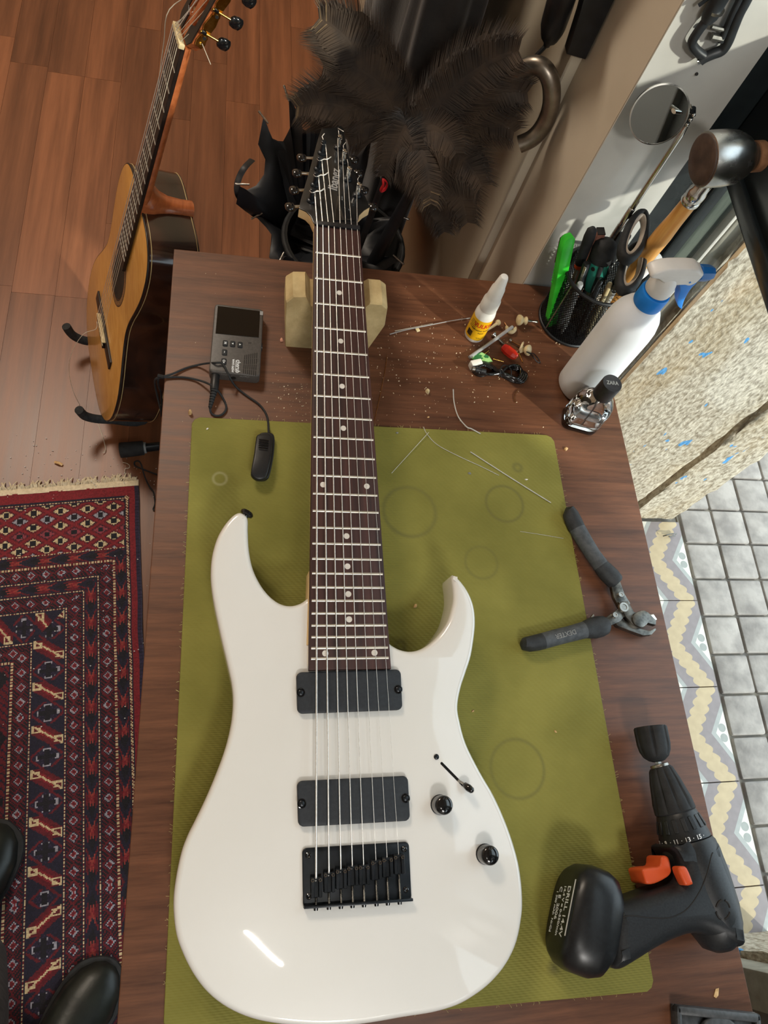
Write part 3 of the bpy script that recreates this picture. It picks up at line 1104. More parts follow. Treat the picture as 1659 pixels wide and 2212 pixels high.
for i in range(8):
    s0 = gp(br[i][0], br[i][1], .0)
    s0.z = 0
    y_l = (s0 - q[3]).dot(back)
    L = .0165
    c = s0 + back * (L / 2 + .0005)
    sd_ = MB(GM @ frame(V((c.x, c.y, TOPZ + .0028)), xdir, -back)).box((-.0034, 0, .0035), (.0030, L, .0068)).box((.0034, 0, .0035), (.0030, L, .0068)).box((0, -.001, .0022), (.0040, L - .002, .0042)).box((0, L / 2 - .0012, .0035), (.0040, .0024, .0066)).build('saddle', MT['blackmetal'], bp_, bevel=.0004, seg=1)
    for sx in (-1, 1):
        p = s0 + xdir * (sx * .0034) + back * .003
        MB(GM).lathe([(.0015, 0), (.0015, .0012), (.0009, .0012), (.0008, .0004)], (p.x, p.y, TOPZ + .0088), n=10).build('set_screw', MT['chrome'], sd_)
    tail = e0 + (e1 - e0) * ((s0 - e0).dot((e1 - e0).normalized()) / (e1 - e0).length)
    pr_ = [(.0010, 0)]
    L2 = (tail - (c + back * (L / 2))).length
    nthr = max(4, int(L2 / .0011))
    prof = []
    for k in range(nthr * 2):
        prof.append((.0013 if k % 2 else .0009, L2 * k / (nthr * 2)))
    p0_ = c + back * (L / 2)
    MB(GM).lathe(prof, (p0_.x, p0_.y, TOPZ + .0052), (back.x, back.y, 0), n=8).build('intonation_screw', MT['darksteel'], sd_, smooth=0)
    MB(GM).cyl((tail.x, tail.y, TOPZ + .005), (tail.x + back.x * .0022, tail.y + back.y * .0022, TOPZ + .005), .0024, .0019, 12).build('screw_head', MT['blackgloss'], sd_)
# knobs, switch, strap button
for kx, ky in ((961, 1739.5), (1061, 1848.5)):
    c = gp(kx, ky, TOPZ + .0165)
    kb = MB(GM).lathe([(.0088, 0), (.0088, .0125), (.0084, .0145), (.0070, .0160), (.004, .0168), (.001, .017)], (c.x, c.y, TOPZ), n=32).build('knob', MT['blackgloss'], guitar, smooth=50)
    MB(GM).lathe([(.0093, 0), (.0093, .0012), (.0085, .0016)], (c.x, c.y, TOPZ), n=28).build('knob_skirt', MT['blackmetal'], kb)
a, b_ = gp(952, 1647, TOPZ), gp(1003, 1699, TOPZ)
dv = (b_ - a).normalized()
sw = MB(GM @ frame(V((*((a + b_) / 2).xy, TOPZ)), dv, V((-dv.y, dv.x, 0)))).prism(rrect((b_ - a).length, .0026, .0012, 3), -.004, .0002).build('switch_slot', MT['blackgloss'], guitar, smooth=30)
MB(GM).tube([V((*(b_ - dv * .008).xy, TOPZ)), V((*(b_ - dv * .004).xy, TOPZ + .006)), V((*(b_ - dv * .001).xy, TOPZ + .009))], .0012, 8).build('switch_lever', MT['steel'], sw)
MB(GM).lathe([(.0012, 0), (.0026, .001), (.0036, .006), (.0030, .0105), (.0014, .012)], V((*(b_ - dv * .0035).xy, TOPZ + .0055)), (dv.x * .85, dv.y * .85, .55), n=14).build('switch_tip', MT['blackgloss'], sw, smooth=60)
c = gp(942.5, 1635, TOPZ)
MB(GM).lathe([(.0026, 0), (.0026, .0008), (.0016, .0015)], (c.x, c.y, TOPZ), n=14).build('switch_screw', MT['blackmetal'], sw)
c = gp(529, 1116, TOPZ - .012)
d = V((.5, .86, 0))
MB(GM).lathe([(.0035, -.006), (.0035, .001), (.0068, .0025), (.0072, .0045), (.0062, .006), (.002, .0064)], (c.x, c.y, TOPZ - .012), d, n=20).build('strap_button', MT['blackgloss'], guitar)
# maker's lettering on the headstock, reading up its length
lc = hp(722.5, 388.5)
la = hp(718, 418) - hp(727, 359)
ldir = -la.normalized()
LM = HM @ frame(V((lc.x, lc.y, .0004)), ldir, V((0, 0, 1)).cross(ldir))
text_mb('Ibanez', .0165, LM, .0002, .00025, .12, sx=.98).build('lettering', MT['silverpaint'], guitar, smooth=0)

# block under the neck --------------------------------------------------------
M_BLOCK = M_('stained_pale_foam_block', srgb(160, 136, 92), srgb(210, 188, 140), 34, rough=.9, bump=.3, bscale=200, detail=7, lo=.25, hi=.7)
nb = thing('neck_rest', 'worn pale foam block with a notch propping up the white guitar neck', 'block', (.135, .63, T))
# front and back outline, lofted: a wedge with two horns and a cradle between them
xs = [(.0815, 0), (.187, 0), (.2015, .050), (.1985, .080), (.191, .086), (.176, .086), (.171, .079), (.165, .074), (.105, .074), (.1015, .080), (.0975, .088), (.083, .086), (.0755, .076), (.0775, .04)]


def blockring(y, dy, shr):
    return [V((.137 + (x - .137) * (1 - shr), y + dy * z / .085, T + z * (1 - shr * .6))) for x, z in xs]


rings = [blockring(.5755, .009, .02), blockring(.578, .009, 0), blockring(.632, -.012, 0), blockring(.635, -.012, .02)]
MB().loft(rings).build('block', M_BLOCK, nb, smooth=25)

# ================================================================== THINGS ON THE BENCH
def P(x, y, h=0.0):
    return at(x, y, T + h)


def loc(m, x, y, h):
    """photo point at height h above the bench, in the frame m"""
    return m.inverted() @ P(x, y, h)


def floor_of(pts, h=None):
    n = len(pts)
    return V((sum(p.x for p in pts) / n, sum(p.y for p in pts) / n, T if h is None else h))


# ---- grey metronome tuner -----------------------------------------------------
M_TUN = M_('dark_grey_plastic', srgb(74, 70, 67), srgb(84, 80, 77), 300, rough=.45, bump=.04, bscale=900)
TH = .0165
c4 = [P(464.6, 655.8, TH), P(569, 667, TH), P(562, 814, TH), P(451, 801, TH)]
cc = sum(c4, V()) / 4
xd = ((c4[1] - c4[0]) + (c4[2] - c4[3])).normalized()
yd = ((c4[0] - c4[3]) + (c4[1] - c4[2])).normalized()
TM = frame(cc, xd, yd)
tw, tl = ((c4[1] - c4[0]).length + (c4[2] - c4[3]).length) / 2, ((c4[0] - c4[3]).length + (c4[1] - c4[2]).length) / 2
tun = thing('metronome_tuner', 'dark grey handheld tuner with a black screen lying on the bench', 'tuner', (cc.x, cc.y, T))
MB(TM).prism(rrect(tw, tl, .005, 4), -TH, 0, .002, 3, .0012).build('case', M_TUN, tun, smooth=35)


def tq(x, y):
    return loc(TM, x, y, TH)


q = [tq(470.5, 661), tq(562, 672.5), tq(559, 730), tq(465.5, 720.5)]
sc_ = MB(TM).prism([(p.x, p.y) for p in q], -.0005, .0005, .0003, 1, 0).build('screen', M_('black_screen_glass', srgb(6, 6, 7), srgb(9, 9, 10), 10, rough=.06, coat=.8), tun, smooth=30)
q2 = [tq(561, 672), tq(568.5, 673), tq(568, 681), tq(560.8, 680)]
MB(TM).prism([(p.x, p.y) for p in q2], -.0003, .0004, .0002, 1, 0).build('led_window', MT['clear'], tun, smooth=30)
for bx, by, s_ in ((486.5, 742, 'M'), (502.5, 743.5, '\u25c4'), (518.5, 745.5, '\u25ba'), (485, 761.5, '~'), (483.5, 781, 'O')):
    p = tq(bx, by)
    b_ = MB(TM).prism(rrect(.0062, .0084, .0014, 3, p.x, p.y), -.0005, .0012, .0006, 2, 0).build('button', MT['blackrubber'], tun, smooth=35)
    FM = TM @ frame(V((p.x, p.y, .0013)), V((0, -1, 0)), V((1, 0, 0)))
    if s_ in 'M~O':
        text_mb(s_, .0042, FM, .0001, .0001).build('symbol', MT['print_white'], b_, smooth=0)
        if s_ == 'O':
            MB(TM).prism([(p.x - .0008, p.y - .0028), (p.x + .0009, p.y - .0028), (p.x, p.y - .0012)], .0012, .0014).build('symbol', MT['print_white'], b_, smooth=0)
    else:
        sg = -1 if s_ == '\u25c4' else 1
        MB(TM).prism([(p.x - sg * .0009, p.y - .0012), (p.x - sg * .0009, p.y + .0012), (p.x + sg * .0012, p.y)][:: sg], .0012, .0014).build('symbol', MT['print_white'], b_, smooth=0)
mb = MB(TM)
for k in range(7):
    for j in range(4):
        top, bot = tq(529 + k * 4.35, 767.5 - k * .9), tq(525.5 + k * 4.35, 808 + k * 1.0)
        a, b_ = top.lerp(bot, j / 4 + (.0 if j else .0)), top.lerp(bot, (j + .86) / 4)
        mb.bar((a.x, a.y, .00015), (b_.x, b_.y, .00015), .0011, .0003, up=(0, 0, 1))
mb.build('speaker_grille', MT['print_black'], tun, smooth=0, kind='stuff')
for dx in (0, 3.6):
    p = tq(538 + dx, 741)
    MB(TM).prism(rrect(.0011, .0026, .0004, 2, p.x, p.y), 0, .0002).build('microphone_slot', MT['print_black'], tun, smooth=0)
p = tq(514, 791.5)
FM = TM @ frame(V((p.x, p.y, .0001)), V((0, -1, 0)), V((1, 0, 0)))
text_mb('cherub', .0075, FM, .0001, .0001, sx=.9).build('lettering', MT['print_white'], tun, smooth=0)
p = tq(503, 790)
FM = TM @ frame(V((p.x, p.y, .0001)), V((0, -1, 0)), V((1, 0, 0)))
text_mb('WMT-565W', .0036, FM, .0001, .0001).build('lettering', MT['print_white'], tun, smooth=0)
p = tq(508.5, 790)
MB(TM).box((p.x, p.y, .0001), (.0004, .016, .0002)).build('rule', MT['print_white'], tun, smooth=0)
hy = -tl / 2
for tx, s_ in ((-.012, 'INPUT'), (.012, 'OUTPUT')):
    FM = TM @ frame(V((tx, hy - .00005, -.004)), V((1, 0, 0)), V((0, 0, 1)))
    text_mb(s_, .003, FM, .00005, 0).build('lettering', MT['greymetal'], tun, smooth=0)
MB(TM).cyl((-.001, hy - .0003, -.009), (-.001, hy + .001, -.009), .003, n=16).build('socket', MT['print_black'], tun)
MB(TM).cyl((tw / 2 - .001, -.002, -.008), (tw / 2 + .0012, -.002, -.008), .005, n=20).build('dial', MT['black'], tun)

# ---- clip-on pickup with its lead ------------------------------------------------
clip = thing('clip_pickup', 'black clip-on pickup lying on the green mat, its lead looping to the tuner', 'pickup', floor_of([P(565, 985)]))
pa, pb, pc = P(465.5, 810, .009), P(462.5, 843, .009), P(453.5, 882, .0055)
MB().lathe([(.0045, -.001), (.0052, 0), (.0052, (pb - pa).length - .004), (.0046, (pb - pa).length)], pa, pb - pa, n=18).build('plug', MT['black'], clip)
L = (pc - pb).length
prof = []
for k in range(7):
    r = .0042 - .0022 * k / 7
    prof += [(r, L * k / 7), (r, L * (k + .62) / 7), (r * .72, L * (k + .66) / 7), (r * .72, L * (k + .97) / 7)]
MB().lathe(prof, pb, pc - pb, n=14).build('strain_relief', MT['blackrubber'], clip, smooth=30)
cable = [(453.5, 882, .005), (456, 892, .002), (466, 898, .0016), (479, 896, .0016), (488, 885, .0018), (487, 872, .002), (477, 853, .0035), (464, 838, .012), (448, 828, .009), (424, 820, .003), (395, 815, .0018), (365, 815, .002), (348, 815, .003)]
l1 = [P(*c) for c in cable] + [at(336, 819, T - .002), at(335, 832, T - .03), at(340, 856, T - .05), at(347, 885, T - .06), at(350, 898, T - .075), at(348, 850, T - .05), at(344, 838, T - .03), at(341, 824, T - .008)]
l2 = [at(345, 813, T + .0035)] + [P(*c) for c in [(352, 813, .0035), (372, 808, .0025), (400, 796, .0016), (425, 789, .002), (447, 785, .01), (465, 784, .0192), (477, 784, .0192), (484, 790, .0192), (492, 806, .0192), (500, 822, .015), (512, 838, .003), (535, 856, .0016), (560, 874, .0016), (574, 893, .0016), (579, 912, .004), (580, 936, .009)]]
MB().tube(smooth_line([tuple(p) for p in l1 + l2], 5, False), .0013, 7).build('lead', MT['blackrubber'], clip, smooth=80)
MB().cyl(at(341, 812.5, T + .0025), at(354, 815, T + .003), .003, .0026, 8).build('cable_tie', MT['black'], clip)
up_px = [(556, 937), (572, 934), (585, 937.5), (588.5, 952), (586, 985), (579, 1020), (572, 1033.5), (556, 1036), (543.5, 1028), (542.5, 1016), (548, 985), (552, 955)]
lo_px = [(x + 4.5, y + 3) for x, y in up_px]


def px_outline(pxs, h, sub=4):
    return [(q[0], q[1]) for q in smooth_line([tuple(P(x, y, h)) for x, y in pxs], sub, True)]


MB().prism(px_outline(lo_px, .006), T + .0035, T + .0105, .002, 3).build('lower_jaw', MT['black'], clip, smooth=40)
o_ = px_outline(up_px, .017)
# upper lever: a plate arched along its length
ys = [p[1] for p in o_]
y0_, y1_ = min(ys), max(ys)


def arch(y):
    t = (y - y0_) / (y1_ - y0_)
    return .0025 * math.sin(PI * min(1, max(0, t * 1.5))) - .0035 * max(0, t - .72) / .28


mbq = MB()
mbq.prism(o_, T + .011, T + .018, .0022, 3)
mbq.v = [V((p.x, p.y, p.z + arch(p.y))) for p in mbq.v]
mbq.flat = None
lev = mbq.build('upper_jaw', MT['black'], clip, smooth=60)
for k in range(5):
    a, b_ = P(560 - k * .5, 946 + k * 5.2, .021), P(581 - k * .5, 949 + k * 5.2, .021)
    a.z += -.0032 + k * .0006
    b_.z += -.0032 + k * .0006
    MB().tube([a, b_], .0006, 6).build('grip_rib', MT['blackgloss'], lev)

# ---- glue bottle ------------------------------------------------------------------
M_GLUE = M_('frosted_plastic', srgb(222, 220, 214), srgb(236, 234, 228), 20, rough=.4, sss=.3)
M_LABEL = M_('yellow_label', srgb(228, 172, 20), srgb(240, 188, 30), 40, rough=.45)
gb = V((.3395, .617, T))
glue = thing('glue_bottle', 'small glue bottle with a yellow label and white pointed cap', 'bottle', gb)
MB().lathe([(.010, 0), (.0128, .0008), (.0136, .003), (.0136, .050), (.0126, .056), (.0106, .060), (.0104, .066)], gb, n=28).build('body', M_GLUE, glue)
MB().lathe([(.0138, .007), (.0138, .046)], gb, n=32, caps=False).build('label', M_LABEL, glue)
MB().lathe([(.0118, .060), (.0120, .062), (.0116, .076), (.0104, .078), (.0098, .084), (.0090, .098), (.0080, .100), (.0058, .117), (.0046, .1195), (.002, .1202)], gb, n=24).build('cap', M_GLUE, glue)


def wrap(txt, size, c, r, z, ang, mat, parent, bold=0, sx=1.0, name='lettering'):
    mb = text_mb(txt, size, Matrix.Identity(4), .00006, bold, sx=sx)
    out = []
    for p in mb.v:
        a = ang + p.x / r
        out.append(V((c.x + (r + p.z) * math.cos(a), c.y + (r + p.z) * math.sin(a), c.z + z + p.y)))
    mb.v = out
    return mb.build(name, mat, parent, smooth=0)


va = math.atan2(-gb.y, -gb.x)
M_REDP = M_('red_print', srgb(200, 45, 25), None, 40, rough=.5)
wrap('VULKINOL', .0105, gb, .0139, .0365, va + .95, M_REDP, glue, .0002, .8)
wrap('Adhesivo instant\u00e1neo', .0042, gb, .0139, .0275, va + .75, MT['print_black'], glue)
wrap('Super', .0036, gb, .0139, .0225, va + .55, MT['print_black'], glue)
wrap('fuerte', .0022, gb, .0139, .0125, va + .5, MT['print_black'], glue)
for k in range(5):
    wrap('xxxxxxxxxxxx'[: 9 + k % 3], .0022, gb, .0139, .0400 - k * .003, va - .55, MT['print_black'], glue)
mb = MB()
for k in range(13):
    a = va - .82 + k * .045
    w_ = .0003 if k % 3 else .0005
    p = gb + V((.0139 * math.cos(a), .0139 * math.sin(a), .0165))
    mb.box(p, (.0002, w_, .010), a)
mb.build('barcode', MT['print_black'], glue, smooth=0)

# ---- spray bottle ------------------------------------------------------------------
sb = V((.4845, .5465, T))
spray = thing('spray_bottle', 'white spray bottle with a blue collar, nozzle and trigger', 'bottle', sb)
MB().lathe([(.026, 0), (.030, .001), (.0318, .004), (.0320, .02), (.0320, .132), (.0312, .145), (.0285, .157), (.0235, .167), (.0185, .174), (.0160, .179), (.0155, .186)], sb, n=40).build('body', MT['hdpe'], spray, smooth=60)
prof = [(.0175, .178), (.0180, .180), (.0180, .196), (.0170, .198), (.014, .1985)]
MB().lathe(prof, sb, n=40).build('collar', MT['blue'], spray)
mb = MB()
for k in range(40):
    a = 2 * PI * k / 40
    mb.bar(sb + V((.0181 * math.cos(a), .0181 * math.sin(a), .181)), sb + V((.0181 * math.cos(a), .0181 * math.sin(a), .194)), .0009, .0009)
mb.build('collar_ribs', MT['blue'], spray, smooth=0, kind='stuff')
hz = .230
hc = V((sb.x, sb.y, T + hz))
tgt = at(1540, 590, T + hz)
hd = V((tgt.x - hc.x, tgt.y - hc.y, 0)).normalized()
HFM = frame(hc, hd, V((0, 0, 1)))                 # x forward, y up, z sideways
reach = V((tgt.x - hc.x, tgt.y - hc.y, 0)).length
MB(HFM).lathe([(.0150, -.030), (.0156, -.028), (.0156, -.020), (.0135, -.012), (.0115, -.006), (.0085, -.002)], (0, 0, 0), (0, 1, 0), n=28).build('neck', MT['whiteplastic'], spray)
side = [(-.026, .008), (-.030, .004), (-.029, -.001), (-.018, -.003), (-.006, -.010), (.004, -.012), (.02, -.011), (reach - .026, -.012), (reach - .020, -.006), (reach - .019, .006), (reach - .024, .009), (.02, .014), (-.004, .014), (-.018, .012)]
sd2 = [(q[0], q[1]) for q in smooth_line([(a, b_, 0) for a, b_ in side], 3, True)]
MB(HFM).prism(sd2, -.0095, .0095, .003, 3).build('spray_head', MT['whiteplastic'], spray, smooth=40)
MB(HFM).lathe([(.0085, 0), (.0095, .001), (.0092, .012), (.0075, .018), (.0055, .0185), (.002, .0165)], (reach - .0195, .0, 0), (1, 0, 0), n=8).build('nozzle', M_('dark_blue_plastic', srgb(18, 84, 150), srgb(24, 96, 165), 30, rough=.4), spray, smooth=20)
tr = [(reach - .034, -.010), (reach - .022, -.010), (reach - .0195, -.005), (reach - .0165, -.010), (reach - .0175, -.018), (reach - .0155, -.030), (reach - .012, -.042), (reach - .0065, -.054), (reach - .0075, -.0552), (reach - .016, -.049), (reach - .0245, -.036), (reach - .029, -.024), (reach - .037, -.013)]
tr2 = [(q[0], q[1]) for q in smooth_line([(a, b_, 0) for a, b_ in tr], 3, True)]
MB(HFM).prism(tr2, -.0065, .0065, .0015, 2).build('trigger', MT['blue'], spray, smooth=40)
MB(HFM).cyl((.012, -.014, -.004), (reach - .036, -.020, -.002), .0028, n=10).build('piston', MT['whiteplastic'], spray)
MB(HFM).cyl((reach - .030, -.005, .0090), (reach - .030, -.005, .0099), .0013, n=12).build('hinge_pin', MT['blue'], spray)

# ---- perfume bottle ----------------------------------------------------------------
M_GLASS = M_('clear_glass', (.96, .98, .98, 1), (.97, .99, .99, 1), 5, rough=.0, trans=1.0, ior=1.48)
M_LIQ = M_('clear_liquid', (.95, .97, .97, 1), (.96, .98, .98, 1), 5, rough=.0, trans=1.0, ior=1.33)
pf = V((.4725, .4885, T))
perf = thing('perfume_bottle', 'clear square glass bottle with a black round cap near the table edge', 'bottle', pf)
rot = math.radians(-14)
def sq(w, h, r, z):
    return [pf + Matrix.Rotation(rot, 3, 'Z') @ V((x, y, z)) for x, y in rrect(w, h, r, 5)]
MB().loft([sq(.044, .030, .008, 0), sq(.049, .035, .010, .002), sq(.050, .036, .011, .008), sq(.048, .035, .011, .045), sq(.044, .032, .011, .056), sq(.030, .026, .011, .064), sq(.020, .020, .0099, .066), sq(.019, .019, .0094, .070)]).build('body', M_GLASS, perf, smooth=50)
MB().loft([sq(.036, .024, .008, .007), sq(.041, .028, .010, .010), sq(.0405, .0278, .010, .030)]).build('liquid', M_LIQ, perf, smooth=40)
MB().cyl(pf + V((0, 0, .012)), pf + V((0, 0, .068)), .0011, n=8).build('dip_tube', MT['clear'], perf)
MB().lathe([(.0125, .0685), (.0130, .0695), (.0130, .094), (.0124, .0955), (.003, .0957)], pf, n=36).build('cap', M_('matt_black_cap', srgb(30, 30, 33), srgb(40, 40, 43), 200, rough=.4), perf)
xv = (at(1335, 826, T + .0957) - at(1300, 822, T + .0957)).normalized()
text_mb('ZARA', .0075, frame(pf + V((0, 0, .0957)), V((xv.x, xv.y, 0)), V((0, 1, 0))), .00008, .0001, sx=.8).build('lettering', MT['greymetal'], perf, smooth=0)


# ---- loose small things ----------------------------------------------------------
def wire(pts, r, mat, name, label, cat, group=None, n=6, sub=5):
    ps = [P(*q) for q in pts]
    o = MB().tube(smooth_line([tuple(p) for p in ps], sub, False) if len(ps) > 2 else ps, r, n).build(name, mat)
    return tag(o, label, cat, group)


G = 'cut string ends on the bench and mat'
wire([(846, 1022, .0034), (886, 978, .0045), (926, 934, .0056)], .00035, MT['offcut'], 'string_offcut', 'short straight string offcut crossing the curved one at the far edge of the green mat', 'wire', G)
wire([(915, 922, .004), (922, 937, .0036), (945, 961, .0036), (990, 985, .0036), (1040, 1008, .0036), (1078, 1027, .0036)], .0004, MT['offcut'], 'string_offcut', 'curved thin string offcut running across the upper right of the mat', 'wire', G)
wire([(1016, 976, .0042), (1100, 1030, .004), (1190, 1086, .0042)], .0007, MT['offcut'], 'string_offcut', 'thick straight string offcut on the mat pointing at the pliers handle', 'wire', G)
wire([(1124, 1148, .0035), (1170, 1155, .0035), (1217, 1163, .0035)], .00025, MT['offcut'], 'string_offcut', 'very thin short string offcut beside the upper pliers handle', 'wire', G)
wire([(979, 841, .0012), (981, 870, .0012), (990, 900, .0018), (1008, 922, .0048), (1018, 926, .0044), (1038, 937, .0038)], .0008, MT['offcut'], 'string_offcut', 'thick bent string offcut hanging over the far edge of the green mat', 'wire', G)
wire([(1120, 842, .0012), (1112, 853, .0012), (1113, 869, .0012)], .0006, MT['bronze'], 'string_offcut', 'tiny curled bronze string offcut below the coiled black cable', 'wire', G)
wire([(836, 768, .0008), (832, 800, .0012), (822, 850, .0012), (809, 908, .0008)], .0005, MT['bronze'], 'string_offcut', 'long thin brown string offcut on the bench right of the guitar neck', 'wire', G)
wire([(842, 722, .0008), (880, 712, .002), (925, 703, .003), (975, 693, .002), (1016, 687, .001)], .0007, MT['clear'], 'nylon_offcut', 'longer clear nylon offcut running up to the glue bottle', 'wire', 'nylon offcuts by the glue bottle')
wire([(853, 715, .0008), (890, 708, .0016), (935, 699, .002)], .0006, MT['nylon'], 'nylon_offcut', 'shorter pale nylon offcut lying along the longer clear one', 'wire', 'nylon offcuts by the glue bottle')
MB_ = MB().bar(P(900, 709, .0012), P(904, 716, .0012), .005, .0022)
tag(MB_.build('brass_tab', MT['ivory'], bevel=.0004), 'tiny ivory tab beside the clear nylon offcuts', 'scrap')
o = MB().tube([P(1014, 772, .0034), P(1060, 740, .0045), P(1107, 706, .0085)], .0024, 12).build('plastic_tube', MT['clear'])
tag(o, 'clear plastic tube lying aslant over the screw near the glue bottle', 'tube')
# screw
a, b_ = P(1066, 722, .004), P(1090, 746, .0026)
scw = thing('wood_screw', 'silver countersunk wood screw under the clear tube', 'screw', floor_of([a, b_]))
L = (b_ - a).length
MB().lathe([(.0045, 0), (.0043, .0008), (.0018, .004), (.0018, .005)], a, b_ - a, n=16).build('head', MT['chrome'], scw)
prof = [(.0017, .004)]
for k in range(12):
    prof += [(.0022, .0055 + (L - .006) * k / 12), (.0013, .0055 + (L - .006) * (k + .5) / 12)]
MB().lathe(prof + [(.0002, L)], a, b_ - a, n=10).build('thread', MT['steel'], scw, smooth=20)
# red faceted bead
rb = P(1101, 760, .0062)
mm = frame(rb, P(1116, 772, .0062) - P(1086, 748, .0062), P(1116, 748, .0062) - rb)
o = MB(mm).loft([[V((x, r * math.cos(a), r * .78 * math.sin(a))) for a in [2 * PI * (k + .5) / 8 for k in range(8)]] for x, r in ((-.0125, .0035), (-.011, .0058), (-.005, .0078), (.005, .0078), (.011, .0058), (.0125, .0035))]).build('faceted_bead', MT['red'], smooth=0)
tag(o, 'red faceted plastic bead among the small parts', 'bead')


def knob_peg(c, d, r, name, label, group, stem=None, mat=MT['ivory'], waist=True):
    """small turned ivory knob: flat cup, waist and collar along d, with an optional metal stem"""
    t = thing(name, label, 'peg', V((c.x, c.y, T)), group)
    d = V(d).normalized()
    pr = [(r * .5, -r * .15), (r * .8, 0), (r, .0008), (r, .003), (r * .82, .0055), (r * .42, .0085), (r * .42, .010), (r * .72, .0112), (r * .78, .0125), (r * .6, .0138), (r * .2, .0140)]
    MB().lathe(pr if waist else pr[:6] + [(r * .2, .0065)], c, d, n=22).build('knob', mat, t, smooth=45)
    if stem:
        MB().lathe([(.0019, .013), (.0019, .021), (.0013, .0215), (.0013, .026), (.0019, .0262), (.0019, stem)], c, d, n=10).build('stem', MT['steel'], t)
    return t


GP = 'ivory pegs and knobs beside the pen cup'
knob_peg(P(1119, 691, .0085), P(1165, 696, .005) - P(1119, 691, .0085), .0075, 'string_peg', 'ivory turned peg with a metal stem touching the pen cup', GP, .031)
knob_peg(P(1144, 757, .0085), P(1128, 752, .004) - P(1144, 757, .0085) + V((0, 0, -.003)), .0075, 'string_peg', 'ivory turned peg with a black cord loop below the pen cup', GP)
o = MB().tube(smooth_line([tuple(P(*q)) for q in [(1137, 760, .013), (1147, 763, .015), (1153, 764, .010), (1162, 774, .002), (1167, 783, .0012), (1160, 781, .0012), (1150, 768, .006), (1143, 763, .014)]], 4, True), .0007, 6, True).build('cord_loop', MT['black'])
tag(o, 'thin black cord loop tied round an ivory peg', 'cord')
sp_ = thing('peg_shaft', 'small metal peg shaft with an ivory washer beside the red bead', 'peg', floor_of([P(1112, 742)]), GP)
MB().tube([P(1102, 735, .0025), P(1124, 747, .004)], .0014, 10).build('shaft', MT['bronze'], sp_)
MB().lathe([(.0024, -.001), (.0026, 0), (.0026, .0012), (.0024, .0022)], P(1102, 735, .0025), P(1124, 747, .004) - P(1102, 735, .0025), n=12).build('collar', MT['steel'], sp_)
MB().lathe([(.0062, 0), (.0066, .0008), (.0062, .0026), (.003, .003)], P(1124, 748, .0062), P(1124, 748, .0062) - P(1108, 741, .0052), n=20).build('washer', MT['ivory'], sp_)
hk = thing('broken_peg', 'broken half of an ivory peg between the tube and the pen cup', 'peg', floor_of([P(1102, 708)]), GP)
MB().tube(smooth_line([tuple(P(*q)) for q in [(1094, 704, .002), (1097, 713, .0032), (1104, 717, .0036), (1111, 714, .0036), (1114, 707, .003)]], 3, False), [.0012, .0024, .0028, .0030, .0030, .0032, .0032, .0032, .0030, .0028, .0026, .002, .0014], 8).build('shell', MT['ivory'], hk)
MB().cyl(P(1090, 697, .0018), P(1094, 704, .002), .0012, n=8).build('pin', MT['bronze'], hk)
bp = thing('bridge_pin', 'pale ivory pin with a round head half hidden behind the glue bottle', 'pin', floor_of([P(1066, 704)]), GP)
MB().lathe([(.0012, 0), (.0022, .0165), (.0022, .018), (.0040, .0195), (.0042, .022), (.0034, .0235), (.001, .024)], P(1052, 714, .0022), P(1073, 699, .005) - P(1052, 714, .0022), n=14).build('body', MT['ivory'], bp)
for k, (x0_, y0_, x1_, y1_, lab) in enumerate(((1046, 765, 1055, 758, 'tiny brass pin poking out from the green card'), (1065, 775, 1087, 781, 'short brass pin beside the green card'), (1121, 764, 1129, 782, 'short brass pin below the red bead'))):
    a, b_ = P(x0_, y0_, .0016), P(x1_, y1_, .0016)
    o = MB().lathe([(.0016, 0), (.0016, .0012), (.0009, .0014), (.0008, (b_ - a).length)], a, b_ - a, n=10).build('brass_pin', MT['brass'])
    tag(o, lab, 'pin', 'brass pins')
M_CAMO = M_('green_camouflage_card', srgb(46, 110, 60), srgb(148, 196, 120), 160, rough=.4, lo=.48, hi=.52, detail=1)
cd = [P(1018, 775, .0006), P(1027, 764, .003), P(1041, 762, .005), (P(1056, 770, .004)), P(1064, 782, .0012), P(1040, 785, .0006)]
o = MB().loft([[p for p in cd], [p + V((0, 0, .0009)) for p in cd]]).build('green_card', M_CAMO, smooth=0)
tag(o, 'green camouflage patterned plectrum beside the coiled cable', 'plectrum')
bl = MB().box(P(1027, 787, .006), (.016, .008, .012), .3).build('paper_block', MT['paper'], bevel=.001)
tag(bl, 'small pale block under the green plectrum and coiled cable', 'block')

# coiled cable
cc_ = thing('coiled_cable', 'short black cable coiled and tied lying on the bench', 'cable', floor_of([P(1078, 803)]))
pts = []
for k in range(4):
    o1, o2 = 1.0 - .13 * k, 1 - .1 * k
    hh = .0022 + .0022 * k
    for x, y in ((1080, 799 + 2 * k), (1100, 796 - 2 * k), (1122, 798 - 3 * k + 3), (1137 * 1 - 4 * k, 808), (1130 - 4 * k, 825 - 2.5 * k), (1108, 824 - 3 * k), (1085, 812 - 2 * k), (1062, 806 + k), (1040, 812 - 2 * k), (1026 + 2 * k, 806 - k), (1022 + 3 * k, 796), (1030 + 2 * k, 785 + 2 * k), (1046, 783 + 2 * k), (1062, 790 + 2 * k)):
        pts.append(tuple(P(x, y, hh + random.uniform(-.0004, .0004))))
MB().tube(smooth_line(pts, 3, False), .0021, 8).build('cord', MT['blackgloss'], cc_, smooth=80)
a, b_ = P(1026, 798, .0125), P(1054, 804, .0125)
MB().lathe([(.0022, 0), (.0036, .0008), (.0036, .0055), (.0030, .006), (.0030, .0075), (.0036, .008), (.0036, .0145), (.002, .0155)], a, b_ - a, n=16).build('connector', MT['black'], cc_)
